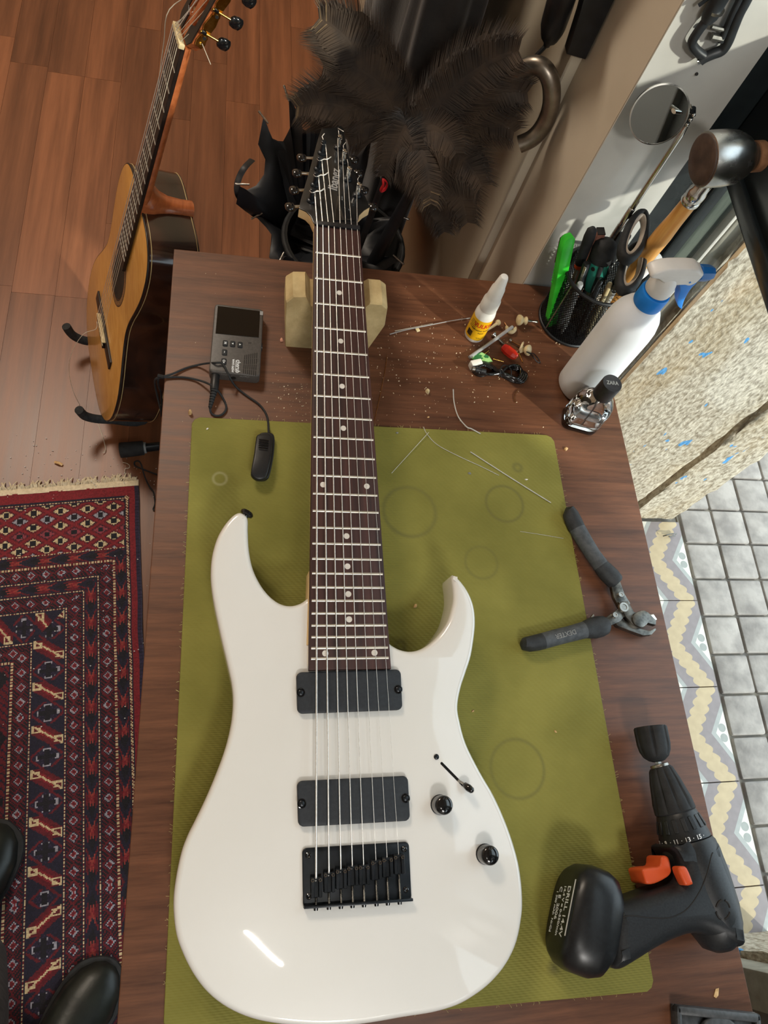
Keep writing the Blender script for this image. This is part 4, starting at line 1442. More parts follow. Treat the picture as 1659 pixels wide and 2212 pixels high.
MB().cyl(P(1020, 797, .0125), a, .0026, n=12).build('plug_tip', MT['steel'], cc_)
tie = [(1084, 815, .001), (1080, 802, .012), (1086, 790, .010), (1096, 790, .0105), (1104, 800, .0115), (1103, 813, .0105), (1092, 812, .012), (1083, 798, .0125), (1078, 812, .004)]
MB().tube(smooth_line([tuple(P(*q)) for q in tie], 4, False), .0008, 6).build('twist_tie', MT['black'], cc_)

# crumbs and shavings big enough to pick out, then the dust
def chip(x, y, w, lab, mat=None, h=.0, name='wood_chip', tall=.5):
    c = P(x, y, h)
    mb = MB(Matrix.Translation(c) @ Matrix.Rotation(random.random() * 6, 4, 'Z'))
    n = 7
    out = [(w * (1 + .35 * random.uniform(-1, 1)) * math.cos(2 * PI * i / n), w * .65 * (1 + .35 * random.uniform(-1, 1)) * math.sin(2 * PI * i / n)) for i in range(n)]
    mb.loft([[V((a, b_, 0)) for a, b_ in out], [V((a * .9, b_ * .8 + .0003, w * tall)) for a, b_ in out], [V((a * .4, b_ * .4, w * tall * 1.4)) for a, b_ in out]])
    return tag(mb.build(name, mat or MT['brownchip'], smooth=0), lab, 'scrap', 'crumbs on the bench and mat')


chip(923, 846, .0036, 'olive ivory crumb on the bench above the green mat', MT['ivory'], tall=1)
chip(608, 735, .0034, 'pinkish wood curl beside the neck block', M_('pink_shaving', srgb(200, 140, 115), srgb(225, 170, 145), 200, rough=.8))
chip(410, 893, .0035, 'wood splinter at the far left corner of the green mat', tall=1.4)
chip(448, 926, .0018, 'white crumb on the far left of the mat', MT['paper'], .003)
chip(1222, 970, .0036, 'pale shaving on the bench below the perfume bottle')
chip(1014, 1023, .0022, 'grey stone chip in the middle of the upper mat', MT['greymetal'], .003)
chip(1137, 1036, .002, 'pinkish crumb on the mat above the pliers', MT['paper'], .003)
chip(858, 935, .0018, 'grey flake on the far edge of the mat by the guitar neck', MT['greymetal'], .003)
chip(1200, 1580, .0018, 'small brown crumb on the mat right of the white guitar', None, .003)
chip(897, 1310, .003, 'brown crumb on the mat inside the lower guitar cutaway', None, .003)
chip(1021, 1536, .002, 'tan crumb on the mat close to the guitar waist', None, .003)
chip(925, 901, .0018, 'tan crumb on the bench by the far mat edge')
mb = MB()
for k in range(520):
    if k < 330:
        x, y = random.gauss(960, 130), random.gauss(760, 75)
    elif k < 430:
        x, y = random.gauss(630, 30), random.gauss(862, 28)
    else:
        x, y = random.uniform(380, 1340), random.uniform(590, 930)
    p = P(x, y)
    if not (-.05 < p.x < .51 and .44 < p.y < .70) or abs(p.x - .137) < .06 and p.y > .56:
        continue
    r = random.choice((.0004, .0004, .0006, .0008, .0012))
    a = random.random() * 6
    d = V((math.cos(a), math.sin(a), 0)) * r
    e = V((-d.y, d.x, 0)) * random.uniform(.3, .8)
    q = [p + d, p + e, p - d, p - e]
    mb.loft([q, [(v_ - p) * .7 + p + V((0, 0, r * .7)) for v_ in q]])
o = mb.build('sawdust_specks', M_('sawdust', srgb(205, 180, 145), srgb(232, 215, 190), 300, rough=.9), smooth=0, kind='stuff')
tag(o, 'pale specks of sawdust scattered over the back of the bench', 'sawdust')

# ---- end-cutting pliers ------------------------------------------------------------
M_GRIP = M_('grey_rubber_grip', srgb(62, 66, 70), srgb(84, 88, 92), 120, rough=.6, bump=.1, bscale=600)
M_GRIPD = M_('dark_rubber_grip', srgb(34, 36, 38), srgb(50, 53, 56), 120, rough=.6, bump=.1, bscale=600)
pli = thing('pliers', 'end-cutting pliers with grey and black grips lying open on the mat edge', 'pliers', floor_of([P(1330, 1290)]))


def grip(path, h0, zr, mats, name):
    """path: (x, y, half width in px) along the handle; oval sections; mats split by index"""
    ps = [P(x, y, h0) for x, y, w in path]
    sc = 1 / 1820.0
    rings = []
    for i, (x, y, w) in enumerate(path):
        a, b_ = ps[max(0, i - 1)], ps[min(len(ps) - 1, i + 1)]
        d = (b_ - a).normalized()
        s_ = V((d.y, -d.x, 0)).normalized()
        wr = w * sc
        zz = min(zr, wr * 1.05) if i in (0, len(path) - 1) else zr
        rings.append([ps[i] + s_ * (wr * math.cos(t)) * (1 if abs(math.cos(t)) < .8 else 1) + V((0, 0, zz * math.sin(t))) for t in [2 * PI * k / 18 for k in range(18)]])
    i0 = 0
    for (i1, m, nm) in mats:
        MB().loft(rings[i0:i1 + 1]).build(nm, m, pli, smooth=50)
        i0 = i1


up_ = [(1222, 1101, 6), (1227, 1103, 15), (1233, 1113, 19), (1240, 1128, 20), (1247, 1142, 19), (1262, 1168, 18), (1280, 1197, 17), (1298, 1222, 18), (1312, 1238, 22), (1322, 1248, 22), (1330, 1257, 20), (1333, 1260, 15)]
grip(up_, .0115, .0095, ((4, M_GRIPD, 'grip_tip'), (7, M_GRIP, 'grip'), (11, M_GRIPD, 'grip_guard')), 'grip')
lo_ = [(1125, 1391, 5), (1131, 1391, 13), (1143, 1391, 16), (1160, 1388, 17), (1172, 1385, 17), (1200, 1377, 17), (1232, 1369, 17), (1262, 1361, 18), (1280, 1357, 23), (1296, 1353, 23), (1307, 1350, 20), (1311, 1349, 15)]
grip(lo_, .0115, .0095, ((4, M_GRIPD, 'grip_tip'), (7, M_GRIP, 'grip'), (11, M_GRIPD, 'grip_guard')), 'grip')
# pressed lettering on the lower grip, upside down to the camera
tx = P(1222, 1369.5, .0208)
dx_ = (P(1180, 1379, .02) - P(1262, 1357, .02)).normalized()
text_mb('DEXTER', .0078, frame(tx, V((dx_.x, dx_.y, 0)), V((dx_.y, -dx_.x, 0)) * -1), .0004, .0001, sx=.95).build('lettering', MT['greymetal'], pli, smooth=0)


def plate(pxs, h, th, name, mat, parent, b=.0008, sub=0):
    pts = [P(x, y, h) for x, y in pxs]
    o_ = [(p.x, p.y) for p in pts]
    if sub:
        o_ = [(q[0], q[1]) for q in smooth_line([(a, b_, 0) for a, b_ in o_], sub, True)]
    return MB().prism(o_, T + h - th, T + h, b, 2).build(name, mat, parent, smooth=35)


MD = MT['darksteel']
plate([(1318, 1254), (1338, 1250), (1349, 1282), (1362, 1303), (1352, 1320), (1338, 1312), (1326, 1290)], .0135, .006, 'handle_link', MD, pli)
plate([(1303, 1338), (1325, 1322), (1349, 1306), (1358, 1322), (1340, 1342), (1310, 1356)], .0135, .006, 'handle_link', MD, pli)
plate([(1336, 1300), (1357, 1298), (1370, 1322), (1385, 1322), (1400, 1322), (1418, 1340), (1417, 1350), (1398, 1345), (1380, 1356), (1368, 1350), (1352, 1332)], .0165, .008, 'jaw', MD, pli)
plate([(1325, 1340), (1340, 1336), (1362, 1346), (1385, 1358), (1404, 1362), (1416, 1356), (1418, 1360), (1408, 1371), (1390, 1373), (1360, 1362), (1335, 1352)], .0120, .008, 'jaw', MD, pli)
o_ = plate([(1372, 1324), (1392, 1318), (1404, 1330), (1400, 1346), (1388, 1355), (1373, 1350), (1367, 1337)], .0192, .004, 'jaw_block', MD, pli, .0012, 3)
for x, y, r in ((1338.5, 1286, .0034), (1345, 1313, .0062), (1326, 1330, .0034)):
    c = P(x, y, .0135)
    rv = MB().lathe([(r, 0), (r, .003), (r * .92, .0038), (r * .6, .0038), (r * .55, .0030), (r * .2, .0030)], c, n=20).build('rivet', MT['steel'], pli)
sp = P(1278, 1334, .006)
MB().tube([P(1276, 1341, .004), P(1277, 1334, .007), P(1281, 1329, .005)], .0016, 8).build('spring_end', MT['steel'], pli)
plate([(1400, 1328), (1416, 1340), (1420, 1338), (1412, 1326)], .0130, .004, 'cutting_edge', MT['chrome'], pli)

# ---- cordless drill -------------------------------------------------------------------
M_DRILL = M_('matt_black_drill_shell', srgb(25, 27, 30), srgb(36, 39, 42), 500, rough=.42, bump=.05, bscale=1500)
drill = thing('cordless_drill', 'black cordless drill with orange switches lying on the bench edge', 'drill', floor_of([P(1450, 1900)]))
hd_ = .030
a0, a1 = P(1424, 1652, hd_), P(1549, 2012, hd_)
ax_ = (a1 - a0).normalized()


def on_axis(px, py):
    return (P(px, py, hd_) - a0).dot(ax_)


def dl(prof, name, mat, n=28, smooth=40, squash=1.0, parent=None):
    pr = [(r, z) for r, z in prof]
    return MB().lathe(pr, a0, ax_, n=n, sx=1.0, sy=squash).build(name, mat, parent or drill, smooth=smooth)


L0 = lambda y: on_axis(1424 + (y - 1652) * .347, y)
ZC, ZT, ZB = L0(1754), L0(1758), L0(1816)
# fluted bit holder in the chuck
bh = thing('peg_winder_bit', 'black fluted bit held in the chuck of the cordless drill', 'drill bit', floor_of([P(1410, 1605)]))
ba, bb_ = P(1404, 1570, hd_), P(1420, 1646, hd_)
bx = (bb_ - ba).normalized()
bl_ = (bb_ - ba).length
x_, y_, _a = basis(bx)
rings = []
for r, t in ((.0125, -.0002), (.0168, 0), (.0178, .04), (.0176, .5), (.0165, .68), (.0135, .85), (.0085, .96), (.004, 1.0)):
    rg = []
    for k in range(48):
        a = 2 * PI * k / 48
        f = 1 - (.13 * max(0, math.cos(a * 6)) ** 4 if .02 < t < .8 else 0)
        rg.append(ba + bx * (t * bl_) + x_ * (r * f * math.cos(a)) + y_ * (r * f * math.sin(a)))
    rings.append(rg)
MB().loft(rings).build('cup', MT['blackrubber'], bh, smooth=30)
MB().cyl(bb_ - bx * .004, a0 + ax_ * .004, .0034, n=6).build('shank', MT['steel'], bh)
dl([(.006, -.001), (.0095, -.0005), (.0100, .001), (.0096, .003), (.009, .004)], 'chuck_ring', MT['steel'])
# chuck with flutes
x_, y_, _a = basis(ax_)
rings = []
for r, t in ((.0110, .0025), (.0130, .005), (.0165, ZC * .35), (.0198, ZC * .68), (.0208, ZC * .76), (.0214, ZC - .0012), (.0205, ZC)):
    rg = []
    for k in range(60):
        a = 2 * PI * k / 60
        f = 1 - (.09 * max(0, math.cos(a * 10)) ** 3 if .004 < t < ZC - .0013 else 0)
        rg.append(a0 + ax_ * t + x_ * (r * f * math.cos(a)) + y_ * (r * f * math.sin(a)))
    rings.append(rg)
MB().loft(rings).build('chuck', MT['blackrubber'], drill, smooth=28)
tz0, tz1 = ZT, ZB
dl([(.0200, tz0 - .002), (.0212, tz0), (.0220, tz0 + .004), (.0258, tz1 - .006), (.0266, tz1 - .001), (.0258, tz1)], 'torque_collar', M_DRILL, n=40)
for k in range(16):                                      # raised pointers round the collar
    a = 2 * PI * k / 16
    p, q = .0226, .0266
    d_ = x_ * math.cos(a) + y_ * math.sin(a)
    MB().bar(a0 + ax_ * (tz0 + .003) + d_ * .0218, a0 + ax_ * (tz1 - .011) + d_ * .0252, .0045, .0012, up=d_).build('collar_rib', M_DRILL, drill, bevel=.0004, seg=1)


def on_collar(txt, ang, z, r, size):
    mbx = text_mb(txt, size, Matrix.Identity(4), .00012, .0001)
    out = []
    for p in mbx.v:
        a = ang - p.x / r
        d_ = x_ * math.cos(a) + y_ * math.sin(a)
        out.append(a0 + ax_ * (z - p.y) + d_ * (r + p.z + .0002))
    mbx.v = out
    return mbx.build('numeral', MT['print_white'], drill, smooth=0)


toc = (CAM - (a0 + ax_ * tz1)).normalized()
ang0 = math.atan2(toc.dot(y_), toc.dot(x_))
sgn = 1
for k, tx in enumerate(['7', '\u00b7', '9', '\u00b7', '11', '\u00b7', '13', '\u00b7', '15', '\u00b7']):
    on_collar(tx, ang0 + (5.6 - k) * .225, tz1 - .0035, .0266, .0060)
# shell: motor housing and grip traced in the plane of the drill
shell_px = [(1432, 1826), (1460, 1822), (1495, 1817), (1530, 1815), (1546, 1848), (1560, 1885), (1573, 1930), (1583, 1975), (1590, 2020), (1590, 2036), (1578, 2043), (1548, 2036), (1510, 2018), (1478, 2014), (1440, 2026), (1400, 2046), (1362, 2070), (1325, 2090), (1306, 2080), (1300, 2040), (1300, 1990), (1310, 1952), (1332, 1944), (1370, 1932), (1408, 1918), (1440, 1905), (1450, 1880), (1445, 1850)]
sp_ = [(q[0], q[1]) for q in smooth_line([(P(x, y, .034).x, P(x, y, .034).y, 0) for x, y in shell_px], 4, True)]
mbq = MB().prism(sp_, T + .002, T + .058, .016, 7, .012)
mbq.flat = None
mbq.build('shell', M_DRILL, drill, smooth=70)
# motor barrel running inside the shell gives the round back
pr = [(.0262, tz1), (.0284, tz1 + .004), (.0296, tz1 + .02), (.0298, tz1 + .045), (.0288, tz1 + .065), (.026, tz1 + .082), (.020, tz1 + .096), (.010, tz1 + .102)]
x2, y2, a2 = basis(ax_)
MB().lathe(pr, a0 + V((0, 0, .0015)), ax_, n=40).build('motor_housing', M_DRILL, drill, smooth=60)
# overmould seam, speed vents, switches
seam = [(1540, 1842, .056), (1537, 1848, .058), (1528, 1885, .0600), (1512, 1925, .0596), (1488, 1960, .0590), (1465, 1976, .0585), (1440, 1983, .0583), (1400, 1982, .0583), (1365, 1978, .0583), (1345, 1982, .0583), (1335, 1995, .0583)]
hs_ = [o for o in drill.children if o.name.startswith(('shell', 'motor_housing'))]
MB().tube([surf(x, y, hs_, 0)[0] for x, y, _z in smooth_line(seam, 4, False)], .0006, 6).build('seam', MT['print_black'], drill, smooth=80)
for k in range(4):
    a_ = [k * PI / 2 + .25 + j * .22 for j in range(6)]
    MB().tube([surf(1562 + 15 * math.cos(t), 1965 + 21 * math.sin(t), hs_, 0)[0] for t in a_], .0011, 6).build('vent_slot', MT['print_black'], drill, smooth=80)
trig = [(1384, 1878), (1400, 1873), (1421, 1870), (1424, 1852), (1432, 1848), (1441, 1853), (1446, 1872), (1446, 1885), (1436, 1896), (1412, 1908), (1393, 1909), (1388, 1896)]
tp = [(q[0], q[1]) for q in smooth_line([(P(x, y, .042).x, P(x, y, .042).y, 0) for x, y in trig], 3, True)]
mbq = MB().prism(tp, T + .016, T + .046, .0025, 3)
mbq.build('trigger', MT['orange'], drill, smooth=60)
rv_ = [(1464, 1876), (1474, 1871), (1484, 1876), (1496, 1906), (1494, 1911), (1484, 1913), (1477, 1908)]
tp = [(q[0], q[1]) for q in smooth_line([(P(x, y, .062).x, P(x, y, .062).y, 0) for x, y in rv_], 3, True)]
MB().prism(tp, T + .050, T + .0635, .0025, 3).build('direction_switch', MT['orange'], drill, smooth=60)
# battery foot: a long rounded block across the end of the grip, with its rating label on the base
bx0 = P(1308, 2003, .033)
bdir = (P(1205, 1963, .033) - bx0).normalized()
bs = V((-bdir.y, bdir.x, 0))
rings = []
Lb = .047
for t, sw_, sh in ((-.004, .70, .72), (.004, .92, .92), (.014, 1.0, 1.0), (.030, 1.0, 1.0), (.039, .95, .96), (.045, .84, .88), (Lb, .76, .82)):
    c = bx0 + bdir * t
    rg = []
    for k in range(36):
        a = 2 * PI * k / 36
        ca, sa = math.cos(a), math.sin(a)
        e = .62
        rg.append(c + bs * (.0480 * sw_ * math.copysign(abs(ca) ** e, ca)) + V((0, 0, .0325 * sh * math.copysign(abs(sa) ** e, sa))))
    rings.append(rg)
bat = MB().loft(rings).build('battery', M_('satin_black_battery', srgb(21, 22, 24), srgb(29, 31, 33), 300, rough=.33), drill, smooth=40)
fc = bx0 + bdir * (Lb + .0002)
fm = frame(fc, bs, V((0, 0, 1)))
for k, (t_, sz, yy, xx) in enumerate((('DRILL 14.4V', .0088, .008, 0), ('14.4 V = 0-550/min', .0058, -.001, 0), ('C E  2006', .0075, -.010, -.006), ('1 300 mAh  Ni-Cd', .005, -.0165, .002))):
    text_mb(t_, sz, fm @ Matrix.Translation((xx, yy, 0)), .0001, .0001).build('rating_label', MT['print_white'], bat, smooth=0)
MB(fm).box((-.004, .0185, 0), (.050, .0022, .0002)).build('label_bar', MT['print_white'], bat, smooth=0)

# ---- black tray at the near end of the bench ---------------------------------------------
cA, cB = P(1462, 2172, .012), P(1659, 2192, .012)
dx = (cB - cA).normalized()
dy = V((dx.y, -dx.x, 0))
M_TRAY = M_('dark_grey_moulded_tray', srgb(58, 60, 62), srgb(78, 80, 82), 200, rough=.45)
tray = thing('plastic_tray', 'dark grey moulded tray at the near right corner of the bench', 'tray', floor_of([cA + dx * .05 + dy * .06]))
trf = frame(V((cA.x, cA.y, T)), dx, -dy)
MB(trf).box((.046, -.06, .002), (.092, .12, .004)).build('base', M_TRAY, tray, bevel=.001)
for c_, s_ in (((.046, -.004, .006), (.092, .008, .012)), ((.003, -.06, .006), (.006, .12, .012)), ((.089, -.06, .006), (.006, .12, .012)), ((.046, -.117, .006), (.092, .006, .012))):
    MB(trf).box(c_, s_).build('rim', M_TRAY, tray, bevel=.0025)
MB(trf).prism(circ(.024, 28, .048, -.028), .004, .011, .003, 3).build('boss', M_TRAY, tray, smooth=40)
lt = thing('chrome_fitting', 'chrome rounded fitting lying in the dark grey tray', 'fitting', P(1560, 2212, .01))
MB(trf).prism(rrect(.032, .026, .007, 5, .050, -.032), .011, .0165, .0025, 3).build('plate', MT['chrome'], lt, smooth=40)
MB(trf).prism(circ(.006, 20, .028, -.030), .0115, .0165, .0015, 2).build('stud', MT['chrome'], lt, smooth=40)
sp_h = thing('paper_scrap', 'worn pale scuffed scrap on the bench near the dark tray', 'scrap', P(1546, 2140))
MB().prism([(P(x, y).x, P(x, y).y) for x, y in [(1545, 2136), (1552, 2134), (1551, 2150), (1546, 2156), (1541, 2152)]], T, T + .0008).build('sheet', MT['brownchip'], sp_h, smooth=0)

# ================================================================== THE PEN CUP AND WHAT STANDS IN IT
pc = V((.4875, .6555, T))
cup = thing('pen_cup', 'black wire mesh pen cup full of tools beside the white spray bottle', 'cup', pc)
CH, R0, R1 = .098, .0445, .0485
mb = MB()
NH = 84
for sgn_ in (1, -1):
    for k in range(NH):
        pts = []
        for j in range(9):
            t = j / 8
            a = 2 * PI * k / NH + sgn_ * t * 1.15
            r = R0 + (R1 - R0) * t
            pts.append(pc + V((r * math.cos(a), r * math.sin(a), .004 + (CH - .008) * t)))
        mb.tube(pts, .00062, 3, caps=False)
MW = M_('black_wire', srgb(18, 19, 21), srgb(30, 31, 33), 60, rough=.3, metal=.5)
mb.build('mesh_wall', MW, cup, smooth=0, kind='stuff')
ring = lambda r, z, n=48: [pc + V((r * math.cos(2 * PI * k / n), r * math.sin(2 * PI * k / n), z)) for k in range(n)]
MB().tube(ring(R1, CH), .0026, 8, True).build('rim', MT['black'], cup, smooth=80)
MB().tube(ring(R0, .003), .0026, 8, True).build('base_ring', MT['black'], cup, smooth=80)
MB().cyl(pc + V((0, 0, .001)), pc + V((0, 0, .003)), R0, n=40).build('base', MT['black'], cup)
sa = va - .62
MB().tube([pc + V((R0 * math.cos(sa), R0 * math.sin(sa), .004)), pc + V((R1 * math.cos(sa), R1 * math.sin(sa), CH))], .0011, 6).build('seam', MT['steel'], cup)


def top_at(px, py, h):
    return P(px, py, h)


def stick(b, px, py, h):
    """axis from a point b (offset in the cup) up to a photo point at height h"""
    return pc + V(b), top_at(px, py, h)


# green cutter
a, b_ = stick((-.033, -.012, .006), 1229, 508, .150)
d = b_ - a
fm = frame(a, d, V((1, .3, 0)))
L = d.length
gk = thing('box_cutter', 'bright green snap-off cutter standing in the pen cup', 'cutter', V((a.x, a.y, T)))
MB(fm).prism([(0, -.0075), (L * .5, -.0085), (L * .86, -.0095), (L * .97, -.0085), (L, -.004), (L, .004), (L * .97, .0075), (L * .5, .0085), (0, .0075)], -.0055, .0055, .002, 2).build('body', MT['green'], gk, smooth=40)
for k in range(8):
    MB(fm).box((L * .50 + k * .0042, -.0068, .0042), (.0018, .004, .004)).build('grip_rib', MT['green'], gk, bevel=.0006, seg=1)
MB(fm).prism([(L * .66, -.0055), (L * .70, -.0075), (L * .94, -.0065), (L * .965, -.002), (L * .95, .0045), (L * .70, .005)], .005, .0105, .0025, 2).build('slider', MT['blackgloss'], gk, smooth=40)
# black slim handle with an orange collar
a, b_ = stick((-.014, .006, .006), 1281, 491, .158)
sl = thing('slim_file', 'slim black-handled tool with an orange collar behind the green cutter', 'tool', V((a.x, a.y, T)))
L = (b_ - a).length
MB().lathe([(.0030, 0), (.0030, L - .064)], a, b_ - a, n=10).build('blade', MT['steel'], sl)
MB().lathe([(.0052, L - .066), (.0056, L - .065), (.0056, L - .060)], a, b_ - a, n=16).build('collar', MT['orange'], sl)
MB().lathe([(.0050, L - .060), (.0056, L - .055), (.0062, L - .035), (.0066, L - .015), (.0056, L - .004), (.0025, L)], a, b_ - a, n=18, sy=1.15).build('handle', MT['blackrubber'], sl, smooth=60)
# square dark pencil block
a, b_ = stick((.0, .022, .006), 1298, 500, .150)
sq_ = thing('square_stick', 'square brown wooden stick with a dark end at the back of the pen cup', 'stick', V((a.x, a.y, T)))
MB().bar(a, b_, .012, .010, up=(1, 0, 0)).build('shaft', M_('worn_red_brown_wood', srgb(120, 72, 58), srgb(176, 126, 110), 60, rough=.7, stretch=(1, 1, .2)), sq_, bevel=.0008)
MB().bar(b_, b_ + (b_ - a).normalized() * .0012, .0118, .0098, up=(1, 0, 0)).build('end', MT['print_black'], sq_)
# stubby teal and black grip
M_TEAL = M_('teal_plastic', srgb(34, 118, 104), srgb(46, 140, 122), 60, rough=.4)
a, b_ = stick((.004, -.012, .03), 1312, 518, .148)
st = thing('stubby_screwdriver', 'fat teal and black screwdriver handle in the middle of the pen cup', 'screwdriver', V((a.x, a.y, T)))
L = (b_ - a).length
ws = [(.0070, L - .078), (.0105, L - .074), (.0135, L - .062), (.0150, L - .045), (.0152, L - .030)]
MB().lathe(ws, a, b_ - a, n=24).build('grip', M_TEAL, st, smooth=60)
MB().lathe([(.0152, L - .030), (.0158, L - .027), (.0158, L - .014), (.0135, L - .005), (.008, L - .0008), (.002, L)], a, b_ - a, n=24).build('cap', MT['blackrubber'], st, smooth=60)
x_, y_, ad = basis(b_ - a)
tc_ = (CAM - b_).normalized()
ang = math.atan2(tc_.dot(y_), tc_.dot(x_))
for da, w_ in ((-.9, .0045), (.25, .0042), (1.25, .006)):
    pts = []
    for z, r in ((L - .074, .0107), (L - .062, .0137), (L - .045, .0152), (L - .029, .0154)):
        pts.append(a + ad * z + (x_ * math.cos(ang + da) + y_ * math.sin(ang + da)) * r)
    MB().tube(pts, [w_ * .5, w_ * .7, w_ * .6, w_ * .8], 8, flat=.3, up=(x_ * math.cos(ang + da) + y_ * math.sin(ang + da))).build('inlay', MT['blackrubber'], st, smooth=80)
MB().lathe([(.0035, 0), (.0035, L - .076)], a, b_ - a, n=8).build('shaft', MT['steel'], st)
pq = a + ad * (L - .036) + (x_ * math.cos(ang - .35) + y_ * math.sin(ang - .35)) * .0150
MB().cyl(pq, pq + (x_ * math.cos(ang - .35) + y_ * math.sin(ang - .35)) * .0008, .0028, n=14).build('hang_hole', MT['print_black'], st)
# flat black handle behind the scissors
a, b_ = stick((.016, .02, .006), 1352, 505, .150)
fh = thing('flat_file', 'flat black file handle standing behind the scissors', 'tool', V((a.x, a.y, T)))
MB().bar(a, b_, .016, .005, up=(.3, 1, 0)).build('handle', MT['blackrubber'], fh, bevel=.0015)
# scissors
M_SCG = M_('pale_grey_grip', srgb(176, 164, 150), srgb(190, 178, 164), 80, rough=.55)
sc0 = pc + V((.018, -.014, .008))
scs = thing('scissors', 'scissors with black and grey finger loops standing in the pen cup', 'scissors', V((sc0.x, sc0.y, T)))
piv = P(1326, 622, .095)


def loop(px, h, name):
    ps = [P(x, y, h) for x, y in px]
    line = smooth_line([tuple(p) for p in ps], 4, True)
    MB().tube(line, .0052, 10, True, flat=1.5).build(name, MT['blackrubber'], scs, smooth=80)
    c = sum((V(p) for p in line), V()) / len(line)
    MB().tube([c + (V(p) - c) * .83 + V((0, 0, .0012)) for p in line], .0036, 8, True, flat=1.6).build('loop_lining', M_SCG, scs, smooth=80)


loop([(1343, 551), (1346, 524), (1359, 490), (1376, 466), (1389, 464), (1394, 484), (1389, 516), (1376, 545), (1357, 562)], .176, 'finger_loop')
loop([(1338, 614), (1341, 590), (1352, 558), (1368, 536), (1382, 533), (1388, 550), (1385, 580), (1376, 606), (1359, 626), (1345, 628)], .157, 'finger_loop')
MB().tube([P(1357, 562, .174), P(1345, 585, .135), piv], [.005, .0045, .006], 8, flat=.7).build('handle_arm', MT['blackrubber'], scs, smooth=80)
MB().tube([P(1345, 626, .155), P(1336, 620, .120), piv], [.005, .0045, .006], 8, flat=.7).build('handle_arm', MT['blackrubber'], scs, smooth=80)
MB().bar(piv, sc0, .010, .0022, up=(1, 0, 0)).build('blade', MT['steel'], scs, bevel=.0005, seg=1)
MB().bar(piv + V((.002, .002, 0)), sc0 + V((.004, .002, 0)), .010, .0022, up=(1, 0, 0)).build('blade', MT['steel'], scs, bevel=.0005, seg=1)
MB().cyl(piv + V((-.001, -.004, .001)), piv + V((-.0012, -.0062, .0022)), .0042, n=16).build('pivot', MT['chrome'], scs)
# hammer
M_HW = M_('worn_ash_handle', srgb(196, 128, 52), srgb(228, 172, 96), 40, rough=.45, stretch=(3, 3, .25), bump=.08, coat=.2)
ha = pc + V((.028, -.008, .006))
hcen = aty(1567, 342, .625)
hm = thing('hammer', 'round steel hammer with a wooden handle standing in the pen cup', 'hammer', V((ha.x, ha.y, T)))
dv = (hcen - ha)
L = dv.length
MB().lathe([(.0085, 0), (.0100, .02), (.0108, L * .4), (.0112, L * .62), (.0098, L * .70), (.0090, L - .052)], ha, dv, n=24).build('handle', M_HW, hm, smooth=60)
MB().lathe([(.0098, L - .066), (.0110, L - .064), (.0110, L - .060), (.0100, L - .058), (.0110, L - .055), (.0108, L - .048), (.0092, L - .044), (.0086, L - .02)], ha, dv, n=24).build('ferrule', MT['chrome'], hm, smooth=40)
awy = (hcen - CAM).normalized()
hxd = (V(RM[0]) * .95 + awy * .20 - V(RM[1]) * .06).normalized()
M_HEADS = M_('scuffed_polished_steel', srgb(168, 168, 166), srgb(206, 206, 204), 40, rough=.18, metal=1, rough2=.35)
MB().lathe([(.0250, -.0260), (.0268, -.0255), (.0278, -.020), (.0280, -.004), (.0262, .010), (.0215, .020), (.0155, .027), (.0145, .031)], hcen, hxd, n=40).build('head', M_HEADS, hm, smooth=50)
MB().lathe([(.0030, -.0272), (.014, -.0276), (.0232, -.0282), (.0248, -.0272), (.0250, -.0256)], hcen, hxd, n=40).build('face', M_('brown_hammer_face', srgb(62, 48, 42), srgb(88, 70, 60), 60, rough=.5), hm, smooth=40)
MB().lathe([(.0140, .031), (.0155, .032), (.0155, .041), (.0142, .043), (.004, .0435)], hcen, hxd, n=30).build('rear_face', M_('rusty_face', srgb(110, 74, 48), srgb(148, 104, 72), 90, rough=.8), hm, smooth=40)
# inspection mirror on a telescopic rod
mj = aty(1494, 245, .688)
ma_ = pc + V((.004, .028, .006))
mir = thing('inspection_mirror', 'round inspection mirror on a telescopic chrome rod in front of the white wall', 'mirror', V((ma_.x, ma_.y, T)))
rdv = aty(1492, 258, .688) - ma_
L = rdv.length
MB().lathe([(.0046, 0), (.0046, L * .50)], ma_, rdv, n=16).build('rod_sleeve', MT['steel'], mir)
MB().lathe([(.0044, L * .50), (.0044, L * .585), (.0038, L * .59)], ma_, rdv, n=16).build('rod_sleeve', MT['chrome'], mir)
MB().lathe([(.0034, L * .585), (.0034, L * .94), (.0014, L)], ma_, rdv, n=14).build('rod', MT['chrome'], mir)
mc = aty(1424, 248, .680)
mx = aty(1476, 245, .680) - mc
my = aty(1424, 187, .680) - mc
mn = (CAM - mc).normalized()
# disc seen nearly round: face it towards the camera, tipped a little
mnv = V((-.20, -.93, .30)).normalized()
M_MIRR = M_('mirror', srgb(205, 210, 208), None, 3, rough=.02, metal=1)
rr_ = (mx.length + my.length) / 2
MB().lathe([(rr_ - .001, .0004), (rr_ - .0009, .0006)], mc, mnv, n=56).build('mirror_glass', M_MIRR, mir)
MB().lathe([(rr_ - .004, -.0022), (rr_, -.0018), (rr_ + .0002, .0008), (rr_ - .0012, .0010), (rr_ - .0012, .0002)], mc, mnv, n=56, caps=True).build('mirror_rim', MT['chrome'], mir, smooth=40)
back_ = mc - mnv * .004
arm0 = aty(1455, 240, .674)
MB().tube([arm0, arm0.lerp(mj, .45), mj], [.0036, .0030, .0016], 8, flat=.6).build('arm', MT['chrome'], mir, smooth=70)
MB().tube([mj + V((-.002, 0, .006)), mj + V((.001, .001, 0)), mj + V((.0012, .001, -.014))], [.003, .0042, .0040], 10).build('joint', MT['blackmetal'], mir, smooth=60)
